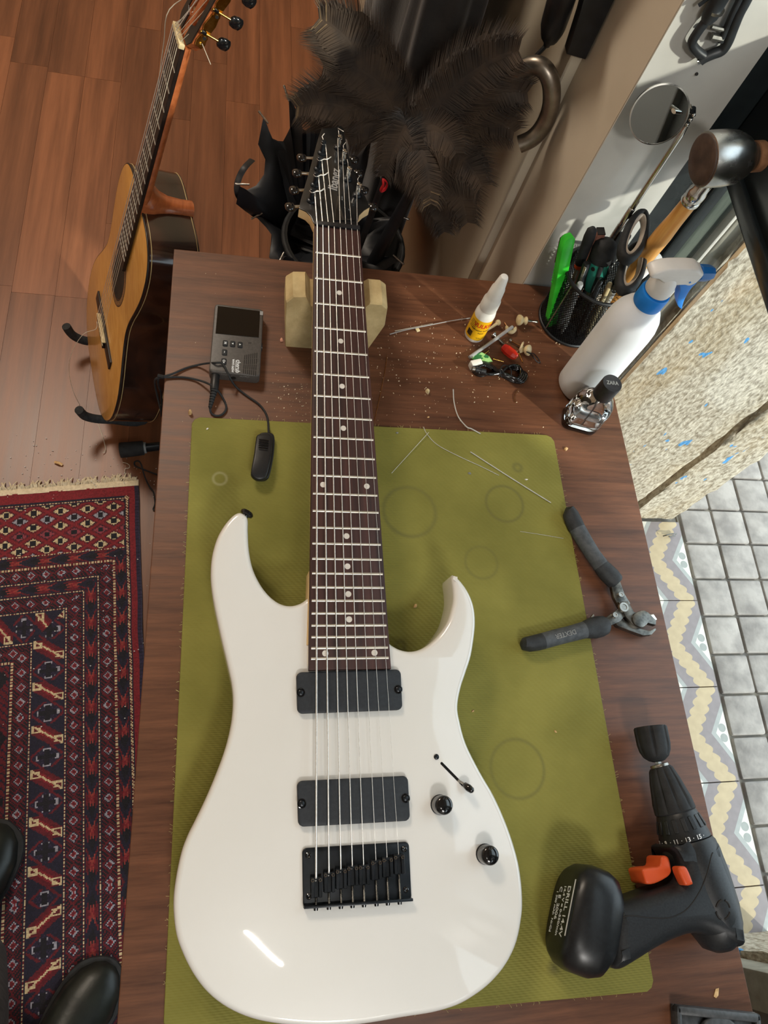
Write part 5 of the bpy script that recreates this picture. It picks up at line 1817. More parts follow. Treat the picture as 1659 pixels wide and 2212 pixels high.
for k in range(3):
    p = mj + V((.001, -.0036, .001 - .006 * k))
    MB().sphere(p, .0022, 10, 7).build('rivet', MT['chrome'], mir)
MB().cyl(mj + V((-.004, -.001, .006)), mj + V((-.009, -.002, .011)), .0008, n=6).build('pin', MT['steel'], mir)
# pens and small sticks
GPN = 'pens in the mesh cup'


def pen(bo_, px, py, h, r, mat, name, label, cat, tip=None, clipm=None):
    a, b_ = stick(bo_, px, py, h)
    t = thing(name, label, cat, V((a.x, a.y, T)), GPN)
    L = (b_ - a).length
    MB().lathe([(r * .3, 0), (r, .012), (r, L - .002), (r * .8, L)], a, b_ - a, n=14).build('barrel', mat, t)
    if tip:
        MB().lathe([(r * 1.06, L - .03), (r * 1.06, L), (r * .85, L + .003), (r * .3, L + .0035)], a, b_ - a, n=14).build('cap', tip, t)
    if clipm:
        x_, y_, ad = basis(b_ - a)
        tcv = (CAM - b_).normalized()
        o_ = (x_ * tcv.dot(x_) + y_ * tcv.dot(y_)).normalized() * (r + .0016)
        MB().bar(a + ad * (L - .038) + o_, a + ad * (L + .001) + o_, .0035, .001, up=o_).build('clip', clipm, t, bevel=.0003, seg=1)
    return t


pen((-.018, -.026, .006), 1266, 572, .118, .0046, MT['clear'], 'ballpoint_pen', 'clear ballpoint with a silver clip at the front of the pen cup', 'pen', MT['black'], MT['steel'])
pen((-.022, -.020, .006), 1254, 612, .102, .0045, MT['clear'], 'ballpoint_pen', 'clear ballpoint without a clip beside the green cutter', 'pen')
pen((.002, -.034, .006), 1298, 602, .108, .0052, MT['blackgloss'], 'ballpoint_pen', 'black glossy pen at the near side of the pen cup', 'pen', None, MT['black'])
pen((.018, -.030, .006), 1318, 612, .108, .0035, MT['ivory'], 'pencil', 'pale wooden pencil at the right of the pen cup', 'pencil')
pen((.030, -.018, .006), 1336, 608, .110, .0045, MT['paper'], 'marker', 'short white pen under the scissors loops', 'pen', MT['whiteplastic'])
pen((.036, .006, .006), 1418, 556, .128, .0085, MT['paper'], 'white_marker', 'fat white capped marker between the hammer and spray head', 'pen', MT['whiteplastic'])

# ================================================================== CLASSICAL GUITAR ON ITS STAND
CGB = Matrix(((.21439228, .26640442, -.93971519), (-.97572131, .10250604, -.19354699), (.04476471, .95839511, .28191297)))
CGS = .96114
CG = Matrix.Translation((-.22825, .97357, .2115)) @ CGB.to_4x4() @ Matrix.Scale(CGS, 4)
cgt = thing('classical_guitar', 'classical guitar with an amber top and dark glossy sides standing left of the bench', 'guitar', (-.23, .95, 0))
M_SPRUCE = M_('amber_cedar_top', srgb(200, 142, 66), srgb(216, 162, 86), 60, rough=.3, stretch=(4, .1, 1), coat=.5)
M_ROSEB = M_('dark_gloss_rosewood', srgb(26, 14, 10), srgb(62, 34, 22), 30, rough=.22, stretch=(1, .15, 1), coat=.8, coat_rough=.08)
M_MAHOG = M_('orange_mahogany_neck', srgb(150, 78, 40), srgb(178, 100, 56), 60, rough=.35, stretch=(2, .15, 2), coat=.4)
M_EBONY = M_('ebony', srgb(22, 16, 14), srgb(38, 28, 24), 60, rough=.4, stretch=(3, .2, 1))
half = [(0, -.160), (.05, -.1585), (.10, -.150), (.145, -.125), (.173, -.085), (.183, -.045), (.180, 0), (.165, .04), (.142, .08), (.124, .115), (.118, .14), (.121, .17), (.131, .205), (.139, .24), (.141, .27), (.134, .305), (.112, .332), (.075, .345), (.035, .347)]
outl = half + [(0, .347)] + [(-x, y) for x, y in half[:0:-1]]
out_s = [(q[0], q[1]) for q in smooth_line([(x, y, 0) for x, y in outl], 3, True)]
MB(CG).prism(out_s, -.094, -.003, .001, 1).build('sides', M_ROSEB, cgt, smooth=35)
top = MB(CG).prism(inset(out_s, .0004), -.003, 0, .0012, 2, 0).build('soundboard', M_SPRUCE, cgt, smooth=35)
M_BIND = M_('pale_binding_line', srgb(190, 170, 120), None, 60, rough=.4)
for z in (-.0075, -.090):
    MB(CG).tube([(x, y, z) for x, y in inset(out_s, -.0002)], .0007, 5, True).build('binding_line', M_BIND, cgt, smooth=80)
MB(CG).tube([(x, y, -.002) for x, y in inset(out_s, .0012)], .0022, 6, True).build('binding', M_EBONY, cgt, smooth=80)
SHY = .158
for r0_, r1_, m_ in ((.0435, .0465, M_EBONY), (.0465, .0555, M_('rosette_mosaic', srgb(70, 44, 28), srgb(160, 120, 76), 420, rough=.5)), (.0555, .0575, M_EBONY)):
    rings = [[V((r * math.cos(2 * PI * k / 48), SHY + r * math.sin(2 * PI * k / 48), z)) for k in range(48)] for r, z in ((r0_, 0), (r0_, .0004), (r1_, .0004), (r1_, 0))]
    MB(CG).loft(rings, caps=False).build('rosette_ring', m_, cgt, smooth=0)
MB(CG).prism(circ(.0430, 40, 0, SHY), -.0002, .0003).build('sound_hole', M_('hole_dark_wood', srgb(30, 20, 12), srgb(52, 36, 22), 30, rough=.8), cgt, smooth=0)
# bridge, saddle, tie block
MB(CG).prism([(-.095, -.013), (-.05, -.014), (.05, -.014), (.095, -.013), (.095, .011), (.05, .012), (-.05, .012), (-.095, .011)], 0, .004, .0012, 2, 0).build('bridge', M_EBONY, cgt, smooth=35)
MB(CG).box((0, -.009, .006), (.082, .009, .006)).build('tie_block', M_EBONY, cgt, bevel=.001)
MB(CG).box((0, -.0055, .0093), (.080, .0022, .001)).build('tie_block_trim', MT['ivory'], cgt)
MB(CG).box((0, .003, .0075), (.078, .0026, .0085)).build('saddle', MT['ivory'], cgt, bevel=.0006)
# neck, heel and fretboard
fr_ = lambda n_: .65 * 2 ** (-n_ / 12)
MB(CG).prism([(-.031, .205), (.031, .205), (.0262, .65), (-.0262, .65)], .0012, .0072, .0008, 1).build('fretboard', M_EBONY, cgt, smooth=30)
rings = []
for t in [i / 10 for i in range(11)]:
    y = .345 + (.652 - .345) * t
    w, d = .0292 - .003 * t, .0165 - .002 * t
    rings.append([V((w * math.cos(a), y, .0012 - d * math.sin(a) ** .75)) for a in [PI * k / 12 for k in range(13)]])
MB(CG).loft(rings).build('neck', M_MAHOG, cgt, smooth=50)
rings = []
for z, hw, y1 in ((.001, .0288, .392), (-.012, .0285, .388), (-.022, .027, .376), (-.034, .0225, .367), (-.050, .0185, .362), (-.075, .0165, .361), (-.092, .0165, .362), (-.0945, .0162, .362)):
    rings.append([V((hw, .343, z)), V((hw, .343 + (y1 - .343) * .45, z)), V((hw * .7, y1 - .003, z)), V((0, y1, z)), V((-hw * .7, y1 - .003, z)), V((-hw, .343 + (y1 - .343) * .45, z)), V((-hw, .343, z))])
MB(CG).loft(rings).build('heel', M_MAHOG, cgt, smooth=50)
for i in range(1, 19):
    y = fr_(i)
    w = .0262 + (.031 - .0262) * (.65 - y) / .445
    MB(CG).bar((-w, y, .0076), (w, y, .0076), .0016, .0010).build('fret', M_FRET, cgt, smooth=0)
MB(CG).box((0, .6535, .0070), (.0535, .0070, .0085)).build('nut', MT['ivory'], cgt, bevel=.0008)
# slotted headstock
HC = CG @ Matrix.Translation((0, .657, .001)) @ Matrix.Rotation(math.radians(-13), 4, 'X')
for sx in (-1, 1):
    MB(HC).prism([(sx * .0262, 0), (sx * .036, .012), (sx * .0375, .17), (sx * .028, .18), (sx * .0235, .17), (sx * .0235, .03), (sx * .012, .024), (sx * .010, 0)], -.016, 0, .0008, 1).build('headstock_rail', M_MAHOG, cgt, smooth=30)
MB(HC).prism([(-.0075, 0), (.0075, 0), (.0075, .18), (-.0075, .18)], -.016, -.0004, .0006, 1).build('headstock_centre', M_MAHOG, cgt, smooth=30)
for sx in (-1, 1):
    MB(HC).prism([(sx * .0268, .001), (sx * .0362, .012), (sx * .0372, .17), (sx * .024, .17), (sx * .024, .03), (sx * .011, .024), (sx * .010, .001)], 0, .0018, .0005, 1).build('headstock_face', M_EBONY, cgt, smooth=30)
for sx in (-1, 1):
    pl_ = [(0.012, -.0145), (.014, -.0035), (.022, -.002), (.034, -.0045), (.045, -.001), (.065, -.0045), (.08, -.001), (.105, -.0045), (.115, -.001), (.13, -.003), (.138, -.006), (.138, -.013), (.128, -.0165), (.11, -.0145), (.09, -.017), (.07, -.0145), (.05, -.017), (.03, -.0145), (.02, -.017)]
    fmx = HC @ Matrix(((0, 0, sx, sx * .0378), (1, 0, 0, 0), (0, 1, 0, 0), (0, 0, 0, 1)))
    MB(fmx).prism([(a, b_) for a, b_ in pl_], -.0006, .0010, .0004, 1).build('machine_plate', MT['brass'], cgt, smooth=30)
    for k in range(3):
        yy = .030 + k * .035
        gear = MB(HC).cyl((sx * .0386, yy, -.0095), (sx * .0415, yy, -.0095), .0052, n=14).build('worm_gear', MT['brass'], cgt)
        MB(HC).cyl((sx * .0405, yy, -.0095), (sx * .0424, yy, -.0095), .0026, n=12).build('gear_screw', MT['print_black'], gear)
        pr = [(.0016, 0)]
        for j in range(6):
            pr += [(.0026, .0005 + j * .0013), (.0017, .0011 + j * .0013)]
        MB(HC).lathe(pr, (sx * .0408, yy + .0062, -.0015), (0, 0, -1), n=10).build('worm', MT['blackmetal'], gear, smooth=0)
        MB(HC).tube([(sx * .0408, yy + .0062, 0), (sx * .0408, yy + .0062, -.022), (sx * .041, yy + .0062, -.028)], [.0017, .0017, .0021], 10).build('tuner_shaft', MT['brass'], gear)
        rg = []
        for t, sc in ((-.0005, .5), (.002, .9), (.009, 1.1), (.016, 1.0), (.0185, .6)):
            rg.append([V((sx * .041 + .0036 * sc * math.sin(q), yy + .0062 + .0085 * sc * math.cos(q), -.028 - t)) for q in [2 * PI * j / 14 for j in range(14)]])
        MB(HC).loft(rg).build('tuner_button', MT['blackgloss'], gear, smooth=60)
        MB(HC).cyl((sx * .0375, yy, -.0095), (sx * .006, yy, -.0095), .0042, n=12).build('roller', MT['ivory'], gear)
    MB(HC).sphere((sx * .0392, .019, -.0095), .0022, 10, 6).build('plate_screw', MT['brass'], cgt)
for k in range(6):
    x0_, x1_ = -.0215 + k * .0086, -.029 + k * .0116
    sx = -1 if k < 3 else 1
    j = k if k < 3 else 5 - k
    tip = CG.inverted() @ (HC @ V((sx * (.016), .030 + (2 - j) * .035 if False else .030 + j * .035, -.0055)))
    MB(CG).tube([(x1_, -.013, .0075), (x1_, -.005, .0085), (x1_, .003, .0120), (x0_, .6535, .0116), tip], .0005 if k > 2 else .0007, 5).build('string', MT['nylon'] if k > 2 else M_STRW, cgt, smooth=80)
# loose string curling off the bridge, and the long end standing off the nut
lp = [CG @ V((-.03, -.012, .010)), aty(207, 711, .985), aty(180, 722, .97), aty(156, 760, .96), aty(149, 800, .95), aty(158, 845, .93), aty(178, 885, .915)]
MB().tube(smooth_line([tuple(p) for p in lp], 5, False), .0006, 5).build('loose_string', MT['nylon'], cgt, smooth=80)
lp2 = [HC @ V((-.016, .06, .001)), aty(366, 20, 1.06), aty(354, 90, 1.06), aty(345, 160, 1.05), aty(335, 240, 1.04)]
MB().tube(smooth_line([tuple(p) for p in lp2], 5, False), .0007, 5).build('loose_string', MT['nylon'], cgt, smooth=80)
a = HC @ V((.0425, .022, -.010))
MB().tube([a, a + V((.012, -.022, -.012))], .0006, 5).build('string_end', MT['nylon'], cgt)
# the stand
stand = thing('guitar_stand', 'black tubular guitar stand under the classical guitar', 'stand', (-.13, .93, 0))
M_FOAM = M_('black_foam_sleeve', srgb(28, 29, 30), srgb(44, 45, 46), 160, rough=.85, bump=.15)
cl = CG @ V((0, -.17, -.05))


def arm(xl, tip):
    pts = [CG @ V((xl * .35, -.168, -.155)), CG @ V((xl, -.176, -.100)), CG @ V((xl, -.176, -.03)), CG @ V((xl, -.174, .004)), CG @ V((xl * 1.02, -.160, .030)), CG @ V((xl * 1.04, -.135, .046))]
    MB().tube(smooth_line([tuple(p) for p in pts], 4, False), .0095, 12).build('cradle_arm', M_FOAM, stand, smooth=70)


arm(.11, None)
arm(-.11, None)
hub = CG @ V((0, -.168, -.155))
MB().cyl(hub + V((0, 0, -.05)), hub + V((0, 0, .05)), .018, n=18).build('hub', MT['black'], stand)
bk = CG @ V((0, .10, -.13))
MB().tube([hub, bk, CG @ V((0, .18, -.125))], .011, 12).build('upright', MT['blackmetal'], stand)
MB().tube([CG @ V((-.07, .18, -.112)), CG @ V((0, .18, -.122)), CG @ V((.07, .18, -.112))], .009, 10).build('back_rest', M_FOAM, stand)
foot1 = at(258, 972, .018)
fin = at(352, 966, .02)
far = V((.06, .79, .05))
for ftip in (V((foot1.x, foot1.y, .016)), V((-.24, 1.16, .016)), V((.09, 1.08, .016))):
    mid = hub + V((0, 0, -.03))
    if ftip.y < .9:
        k0 = V((-.02, .825, .03))
        MB().tube([ftip + (k0 - ftip) * .12, k0, mid], .0105, 14).build('leg', MT['blackmetal'], stand)
        d_ = (k0 - ftip).normalized()
        MB().lathe([(.012, 0), (.0165, .001), (.0170, .004), (.0160, .050), (.0120, .052)], ftip, d_, n=20).build('rubber_foot', MT['blackrubber'], stand)
        MB().cyl(ftip + d_ * .052, ftip + d_ * .056, .0125, n=18).build('foot_ring', MT['greymetal'], stand)
    else:
        MB().tube([ftip, mid], .0105, 12).build('leg', MT['blackmetal'], stand)
        d_ = (mid - ftip).normalized()
        MB().lathe([(.012, -.004), (.0165, .001), (.0160, .045), (.0120, .048)], ftip, d_, n=16).build('rubber_foot', MT['blackrubber'], stand)

# ================================================================== RUG
R0_ = V((-.1628, .7255, 0))
ea, eb = V((-.9918, -.128, 0)), V((.088, -.9961, 0))
PAL = {'r': srgb(92, 20, 30), 'R': srgb(122, 28, 36), 'n': srgb(28, 24, 42), 'k': srgb(22, 18, 26), 's': srgb(138, 54, 48), 'c': srgb(196, 176, 138), 'g': srgb(148, 146, 156), 'b': srgb(44, 34, 58), 'p': srgb(136, 58, 68)}


def diamonds(u, v, w, per):
    """u across the band 0..w, v along: small pale diamonds with a red heart on a dark red ground"""
    x = (u - w / 2)
    y = ((v / per) % 1 - .5) * per
    d = abs(x) / (w * .33) + abs(y) / (per * .30)
    if d < .35:
        return 'r'
    if d < .62:
        return 'R'
    if d < .98:
        return 'g' if (int(u * 900) + int(v * 900)) % 5 else 'n'
    if d < 1.25:
        return 'n'
    if d < 1.7:
        return 'r'
    return 'k' if (int(u * 420) + int(v * 420)) % 3 else 'r'


def arrows(u, v, w):
    x = abs(u - w / 2) / w
    t = (v / .055 + x * .9) % 1
    if t < .28:
        return 'n'
    if t < .42:
        return 's' if x < .24 else 'r'
    if t < .55:
        return 'n' if x > .25 else 'R'
    if t < .72:
        return 's' if .08 < x < .2 else ('k' if x < .08 else 'r')
    return 'k' if x < .3 else 'r'


def lattice(a, b):
    wx, wy = .052, .033
    p, q = a / wx + b / wy, a / wx - b / wy
    fp, fq = p % 1, q % 1
    if min(fp, 1 - fp, fq, 1 - fq) < .085:
        return 'R'
    if min(fp, 1 - fp, fq, 1 - fq) < .17:
        return 'r'
    x, y = (fp - .5 + fq - .5) / 2, (fp - .5 - fq + .5) / 2
    ci = (int(math.floor(p)) * 7 + int(math.floor(q)) * 3) % 5
    if abs(x) < .10 and abs(y) < .17:
        return 'k'
    if abs(x) + abs(y) < .29:
        return ('c', 'c', 'p', 'g', 'c')[ci]
    return 'n' if (int(a * 700) + int(b * 700)) % 3 else 'r'


def scroll(u, v, w):
    """pale hooked triangles facing each other along a dark band, with dark crosses between"""
    per = .080
    y = (v % per) / per
    x = u / w
    if y < .5:
        t = y / .5
        dg = abs(x - (1 - t))
        if dg < .05:
            return 'c'
        if x < .06 and t > .62 or x > .94 and t < .38:
            return 'c'
        if x < .30 and t > .62:
            if abs(t - .66) < .04 or abs(x - .24) < .03 and t > .72 and t < .86 or abs(t - .86) < .03 and x > .12:
                return 'c'
            return 'r'
        if x > .70 and t < .38:
            if abs(t - .34) < .04 or abs(x - .76) < .03 and .14 < t < .28 or abs(t - .14) < .03 and x < .88:
                return 'c'
            return 'r'
        return 'R' if dg < .16 else ('r' if dg < .4 else 'n')
    t = (y - .5) / .5
    dx_, dy_ = abs(x - .5), abs(t - .5)
    if dx_ + dy_ * .9 > .5:
        return 'r' if dx_ + dy_ * .9 < .62 else 'n'
    if dx_ < .07 and dy_ < .36 or dy_ < .09 and dx_ < .3:
        return 'k'
    if dx_ < .13 and abs(dy_ - .34) < .05 or abs(dx_ - .3) < .06 and dy_ < .12:
        return 'g'
    return 'n' if (int(u * 500) + int(v * 500)) % 3 else 'b'


def dots(v):
    return 'c' if int(v / .003) % 2 else 'r'


def rugcol(a, b):
    if a < .010:
        return 'b' if (int(b * 400) % 3) else 'n'
    if a < .021 or b < .026:
        return 'R'
    if a < .029 or b < .034:
        return 'n' if (b > .034 and (a < .0235 or a > .0275)) or (a > .029 and (b < .029 or b > .0325)) else dots(a + b)
    if b < .145:
        if b > .1415:
            return dots(a)
        return lattice(a, b)
    u = min(a - .029, b - .146)
    v = b if a - .029 < b - .146 else a
    for lim, kind, b0 in ((.021, 'A', 0), (.0225, 'n', 0), (.0255, '.', 0), (.027, 'n', 0), (.052, 'D', .027), (.0535, 'n', 0), (.0565, '.', 0), (.058, 'n', 0), (.080, 'A', .058), (.0815, 'n', 0), (.0845, '.', 0), (.087, 'n', 0), (.111, 'D', .087), (.113, 'n', 0), (.116, '.', 0), (.118, 'n', 0), (.173, 'S', .118), (.175, 'n', 0), (.178, '.', 0), (.181, 'n', 0), (.207, 'D', .181), (.209, 'n', 0), (.212, '.', 0), (.215, 'n', 0)):
        if u < lim:
            if kind == 'A':
                return arrows(u - b0, v, .021)
            if kind == 'D':
                return diamonds(u - b0, v, .0245, .028)
            if kind == 'S':
                return scroll(u - b0, v, .055)
            if kind == '.':
                return dots(v)
            return kind
    x, y = (u % .07) / .07, (v % .11) / .11
    return 's' if abs(x - .5) < .16 and abs(y - .5) < .16 else ('k' if abs(x - .5) + abs(y - .5) < .42 else 'r' if (int(u * 300) + int(v * 300)) % 4 else 'n')


CS = .0023
FA, FB = .95, 1.55
NA, NB_ = int(FA / CS), int(FB / CS)
vs, fs, cols = [], [], []
for j in range(NB_ + 1):
    for i in range(NA + 1):
        p = R0_ + ea * (i * CS) + eb * (j * CS)
        wob = .0022 * mnoise.noise((j * CS * 14, 0, 3)) if i < 8 else .0022 * mnoise.noise((j * CS * 14, 0, 3)) * max(0, 1 - (i - 8) / 30)
        z = .0075 + .0009 * mnoise.noise((i * .35, j * .35, 1)) + .0008 * mnoise.noise((i * .06, j * .05, 6))
        if i == 0 or j == 0:
            z -= .003
        vs.append((p.x + wob, p.y, z))
for j in range(NB_):
    for i in range(NA):
        k = j * (NA + 1) + i
        fs.append((k, k + 1, k + NA + 2, k + NA + 1))
        a_, b_ = (i + .5) * CS, (j + .5) * CS
        c = PAL[rugcol(min(a_, FA - a_), min(b_, FB - b_))]
        g = random.uniform(.72, 1.2)
        cols.append((c[0] * g, c[1] * g, c[2] * g, 1))
# skirt down to the floor
o = len(vs)
for (a, b_) in ((0, 0), (NA * CS, 0), (NA * CS, NB_ * CS), (0, NB_ * CS)):
    p = R0_ + ea * a + eb * b_
    vs += [(p.x, p.y, .004), (p.x, p.y, .0004)]
for k in range(4):
    a, b_ = o + 2 * k, o + 2 * ((k + 1) % 4)
    fs.append((a, a + 1, b_ + 1, b_))
    cols.append(PAL['n'])
rug = thing('rug', 'red and navy patterned wool rug with a cream fringe on the floor', 'rug', R0_)
m, nt, b, Lk = newmat('knotted_wool')
b.inputs['Roughness'].default_value = .95
b.inputs['Sheen Weight'].default_value = .2
va_ = nt.nodes.new('ShaderNodeVertexColor')
va_.layer_name = 'pile'
Lk.new(va_.outputs['Color'], b.inputs['Base Color'])
tcx = nt.nodes.new('ShaderNodeTexCoord')
nz = nt.nodes.new('ShaderNodeTexNoise')
nz.inputs['Scale'].default_value = 420
Lk.new(tcx.outputs['Object'], nz.inputs['Vector'])
bpn = nt.nodes.new('ShaderNodeBump')
bpn.inputs['Strength'].default_value = .7
bpn.inputs['Distance'].default_value = .002
Lk.new(nz.outputs['Fac'], bpn.inputs['Height'])
Lk.new(bpn.outputs['Normal'], b.inputs['Normal'])
me = bpy.data.meshes.new('pile')
me.from_pydata([V(p) - R0_ for p in vs], [], fs)
ca = me.color_attributes.new('pile', 'FLOAT_COLOR', 'CORNER')
flat = []
for p_, c in zip(me.polygons, cols):
    flat += list(c) * p_.loop_total
ca.data.foreach_set('color', flat)
me.materials.append(m)
ro = bpy.data.objects.new('pile', me)
COL.objects.link(ro)
ro.parent = rug
M_FRINGE = M_('cream_fringe', srgb(206, 190, 160), srgb(228, 214, 186), 200, rough=.95)
kb_ = []
for i in range(131):
    a = .95 * i / 130
    kb_.append((a, .002 + .0012 * mnoise.noise((a * 60, 0, 0))))
mbk = MB()
rings = []
for a, q in kb_:
    p = R0_ + ea * a
    rings.append([p + eb * y + V((0, 0, z)) for y, z in ((.004, .001), (.004, .008), (-.004 - q, .0078), (-.010 - q, .005), (-.010 - q, .001))])
mbk.loft(rings).build('kilim_end', M_FRINGE, rug, smooth=60)
mbk = MB()
a = .006
while a < .5:
    p = R0_ + ea * a - eb * .008
    ln = random.uniform(.006, .022)
    for k in range(random.choice((1, 2, 2, 3))):
        sd_ = random.uniform(-.010, .010)
        q1 = p - eb * (ln * .5) + ea * (sd_ * .4) + V((0, 0, .010))
        q2 = p - eb * ln + ea * sd_ + V((0, 0, .0025))
        mbk.tube([p + V((0, 0, .004)), q1, q2], [.0016, .0018, .0009], 5)
    a += random.uniform(.0022, .0045)
mbk.build('fringe', M_FRINGE, rug, smooth=60, kind='stuff')

# ---- small things on the floor -------------------------------------------------------
o = MB().tube(smooth_line([tuple(at(*q)) for q in [(344, 1027, .004), (325, 1020, .004), (307, 1013, .006), (292, 1006, .004), (291, 998, .004), (299, 996, .006), (305, 1004, .009), (312, 1028, .004), (322, 1050, .004), (331, 1062, .004), (333, 1072, .005), (335, 1084, .004), (334, 1092, .004), (331, 1100, .004), (336, 1102, .004)]], 4, False), .0018, 6).build('bent_cord', MT['blackrubber'])
tag(o, 'thin black looped cord lying on the floor between rug and bench', 'cord')
o = MB().tube(smooth_line([tuple(at(*q)) for q in [(212, 916, .004), (219, 935, .004), (225, 955, .004), (228, 972, .004), (222, 979, .004)]], 4, False), .0008, 5).build('nylon_offcut', MT['nylon'])
tag(o, 'pale nylon string end on the floor below the classical guitar', 'wire')
o = MB().tube(smooth_line([tuple(at(*q)) for q in [(265, 999, .003), (274, 1001, .004), (280, 1006, .004), (278, 1011, .004), (270, 1013, .004), (271, 1025, .004), (276, 1038, .004)]], 4, False), .0007, 5).build('nylon_offcut', MT['nylon'])
tag(o, 'pale curled nylon offcut on the floor by the corner of the rug', 'wire')
o = MB().tube([at(118, 998, .003), at(127, 1000, .006), at(135, 1004, .003)], .003, 6, flat=.5).build('wood_shaving', MT['brownchip'])
tag(o, 'pale curl of wood on the floor above the rug fringe', 'scrap')
mb = MB()
for k in range(150):
    x, y = random.uniform(0, 345), random.uniform(930, 1600) if k > 60 else random.uniform(960, 1050)
    p = at(x, y, .001 if y < 1035 else .0105)
    r = random.choice((.0009, .0012, .0018))
    q = [p + V((r, 0, 0)), p + V((0, r * .7, 0)), p - V((r, 0, 0)), p - V((0, r * .7, 0))]
    mb.loft([q, [(v_ - p) * .6 + p + V((0, 0, r)) for v_ in q]])
o = mb.build('floor_specks', MT['paper'], smooth=0, kind='stuff')
tag(o, 'pale specks of sawdust on the rug and floor', 'sawdust')

# ================================================================== THE DARK CORNER BEHIND THE BENCH
M_NYLONB = M_('black_umbrella_nylon', srgb(16, 18, 22), srgb(28, 31, 37), 14, rough=.5, bump=.05)
M_COAT = M_('black_cloth', srgb(17, 17, 18), srgb(30, 29, 29), 30, rough=.85, sheen=.3, bump=.2, bscale=300)
binp = V((.225, 1.03, 0))
binT = thing('umbrella_bin', 'tall black bin behind the bench holding umbrellas', 'bin', binp)
MB().lathe([(.092, .001), (.098, .012), (.112, .46), (.116, .462), (.116, .470), (.108, .470), (.094, .016), (.02, .012)], binp, n=36, caps=True).build('body', M_('black_bin', srgb(13, 12, 12), srgb(20, 19, 18), 20, rough=.8), binT, smooth=40)
MB().tube([binp + V((.114 * math.cos(2 * PI * k / 36), .114 * math.sin(2 * PI * k / 36), .466)) for k in range(36)], .005, 8, True).build('rim', MT['blackrubber'], binT, smooth=80)

# loose black umbrella: hub in the bin, rib tips standing out at its mouth
um = thing('black_umbrella', 'loosely furled black umbrella with silver rib tips sticking out of the bin', 'umbrella', V((.19, 1.03, .03)))
apex = V((.215, 1.035, .05))
tips = [at(568, 252, .60), at(522, 398, .53), at(554, 467, .47), at(606, 560, .50), at(735, 590, .50), at(862, 562, .52), at(872, 470, .52), at(800, 300, .62), at(690, 205, .64), at(618, 200, .64)]
cen = sum(tips, V()) / len(tips)
rings = []
NT = len(tips)
SUBK = 6
for j in range(15):
    t = j / 14
    rg = []
    for i in range(NT):
        a, b_ = tips[i], tips[(i + 1) % NT]
        for k in range(SUBK):
            f = k / SUBK
            p = a.lerp(b_, f)
            sag = math.sin(PI * f)
            q = p.lerp(cen, (.20 + .10 * math.sin(i * 5.1)) * sag) + V((0, 0, -.045 * sag))
            core = apex.lerp(cen, t)
            rr = t ** .8 * (.45 + .55 * t)
            r = core.lerp(q, min(1, rr + .10))
            r += V((mnoise.noise(tuple(r * 13)), mnoise.noise(tuple(r * 13 + V((5, 0, 0)))), mnoise.noise(tuple(r * 13 + V((0, 7, 0)))))) * (.030 * t * (1 if k else .25))
            rg.append(r)
    rings.append(rg)
inner = [[core_ for core_ in [p.lerp(cen + V((0, 0, -.12)), .10) for p in rings[-1]]], [p.lerp(cen + V((0, 0, -.16)), .75) for p in rings[-1]]]
MB().loft(rings + inner).build('canopy', M_NYLONB, um, smooth=50)
for i, tp_ in enumerate(tips):
    d_ = (tp_ - cen).normalized()
    MB().lathe([(.0016, -.012), (.0020, 0), (.0016, .008), (.0022, .010), (.0022, .013), (.001, .014)], tp_ - d_ * .002, d_, n=10).build('rib_tip', MT['steel'], um)
MB().cyl(apex, cen + V((0, 0, .05)), .005, n=10).build('shaft', MT['darksteel'], um)
st_ = [at(545, 345, .50), at(530, 360, .51), at(518, 380, .50), at(512, 402, .49), at(514, 420, .48), at(519, 430, .47)]
MB().tube(smooth_line([tuple(p) for p in st_], 4, False), .006, 6, flat=.2).build('tie_strap', M_NYLONB, um, smooth=80)
# second furled umbrella, with a curved silver handle
ck = thing('crook_umbrella', 'furled umbrella with a curved silver crook handle leaning over the bench', 'umbrella', V((.225, 1.03, .03)))
h_px = [(960, 275), (1010, 235), (1060, 195), (1105, 162), (1130, 148), (1155, 141), (1176, 150), (1189, 175), (1192, 210), (1186, 245), (1170, 278), (1148, 300), (1122, 312)]
hy_ = [.925, .915, .90, .885, .877, .87, .862, .855, .85, .848, .847, .846, .846]
hp_ = [aty(x, y, yy) for (x, y), yy in zip(h_px, hy_)]
M_CROOK = M_('tarnished_silver_tube', srgb(120, 112, 102), srgb(160, 150, 138), 40, rough=.34, metal=.9)
low = V((.24, 1.04, .06))
MB().tube(smooth_line([tuple(p) for p in [hp_[0] - (hp_[1] - hp_[0]).normalized() * .02] + hp_], 4, False), .0115, 14).build('crook_handle', M_CROOK, ck, smooth=70)
MB().tube([low, low.lerp(hp_[0], .5), hp_[0]], [.012, .014, .005], 10).build('furled_canopy', M_NYLONB, ck, smooth=60)
# feather duster
fc_ = aty(868, 285, .945)
duster = thing('feather_duster', 'brown ostrich feather duster standing among the umbrellas', 'duster', V((fc_.x, fc_.y, .45)))
g0, g1 = aty(1188, 76, .90), aty(1222, -30, .87)
gdir = (g1 - g0).normalized()
MB().lathe([(.005, 0), (.012, .002), (.0155, .02), (.0160, .05), (.0155, .11), (.012, .12)], g0, gdir, n=16, sx=1.25).build('grip', MT['black'], duster, smooth=50)
MB().lathe([(.0036, -.02), (.0046, -.018), (.0046, .002)], g0, gdir, n=10).build('ferrule', MT['black'], duster)
MB().tube([g0 - gdir * .018, aty(1130, 150, .905), aty(1060, 222, .915), aty(980, 268, .93), fc_], .0028, 8).build('rod', MT['black'], duster)
MB().tube([fc_, V((.225, 1.02, .10))], .006, 8).build('lower_stick', MT['black'], duster)
M_FEA = M_('brown_ostrich_feather', srgb(36, 26, 18), srgb(66, 50, 35), 30, rough=.8, sheen=.4)
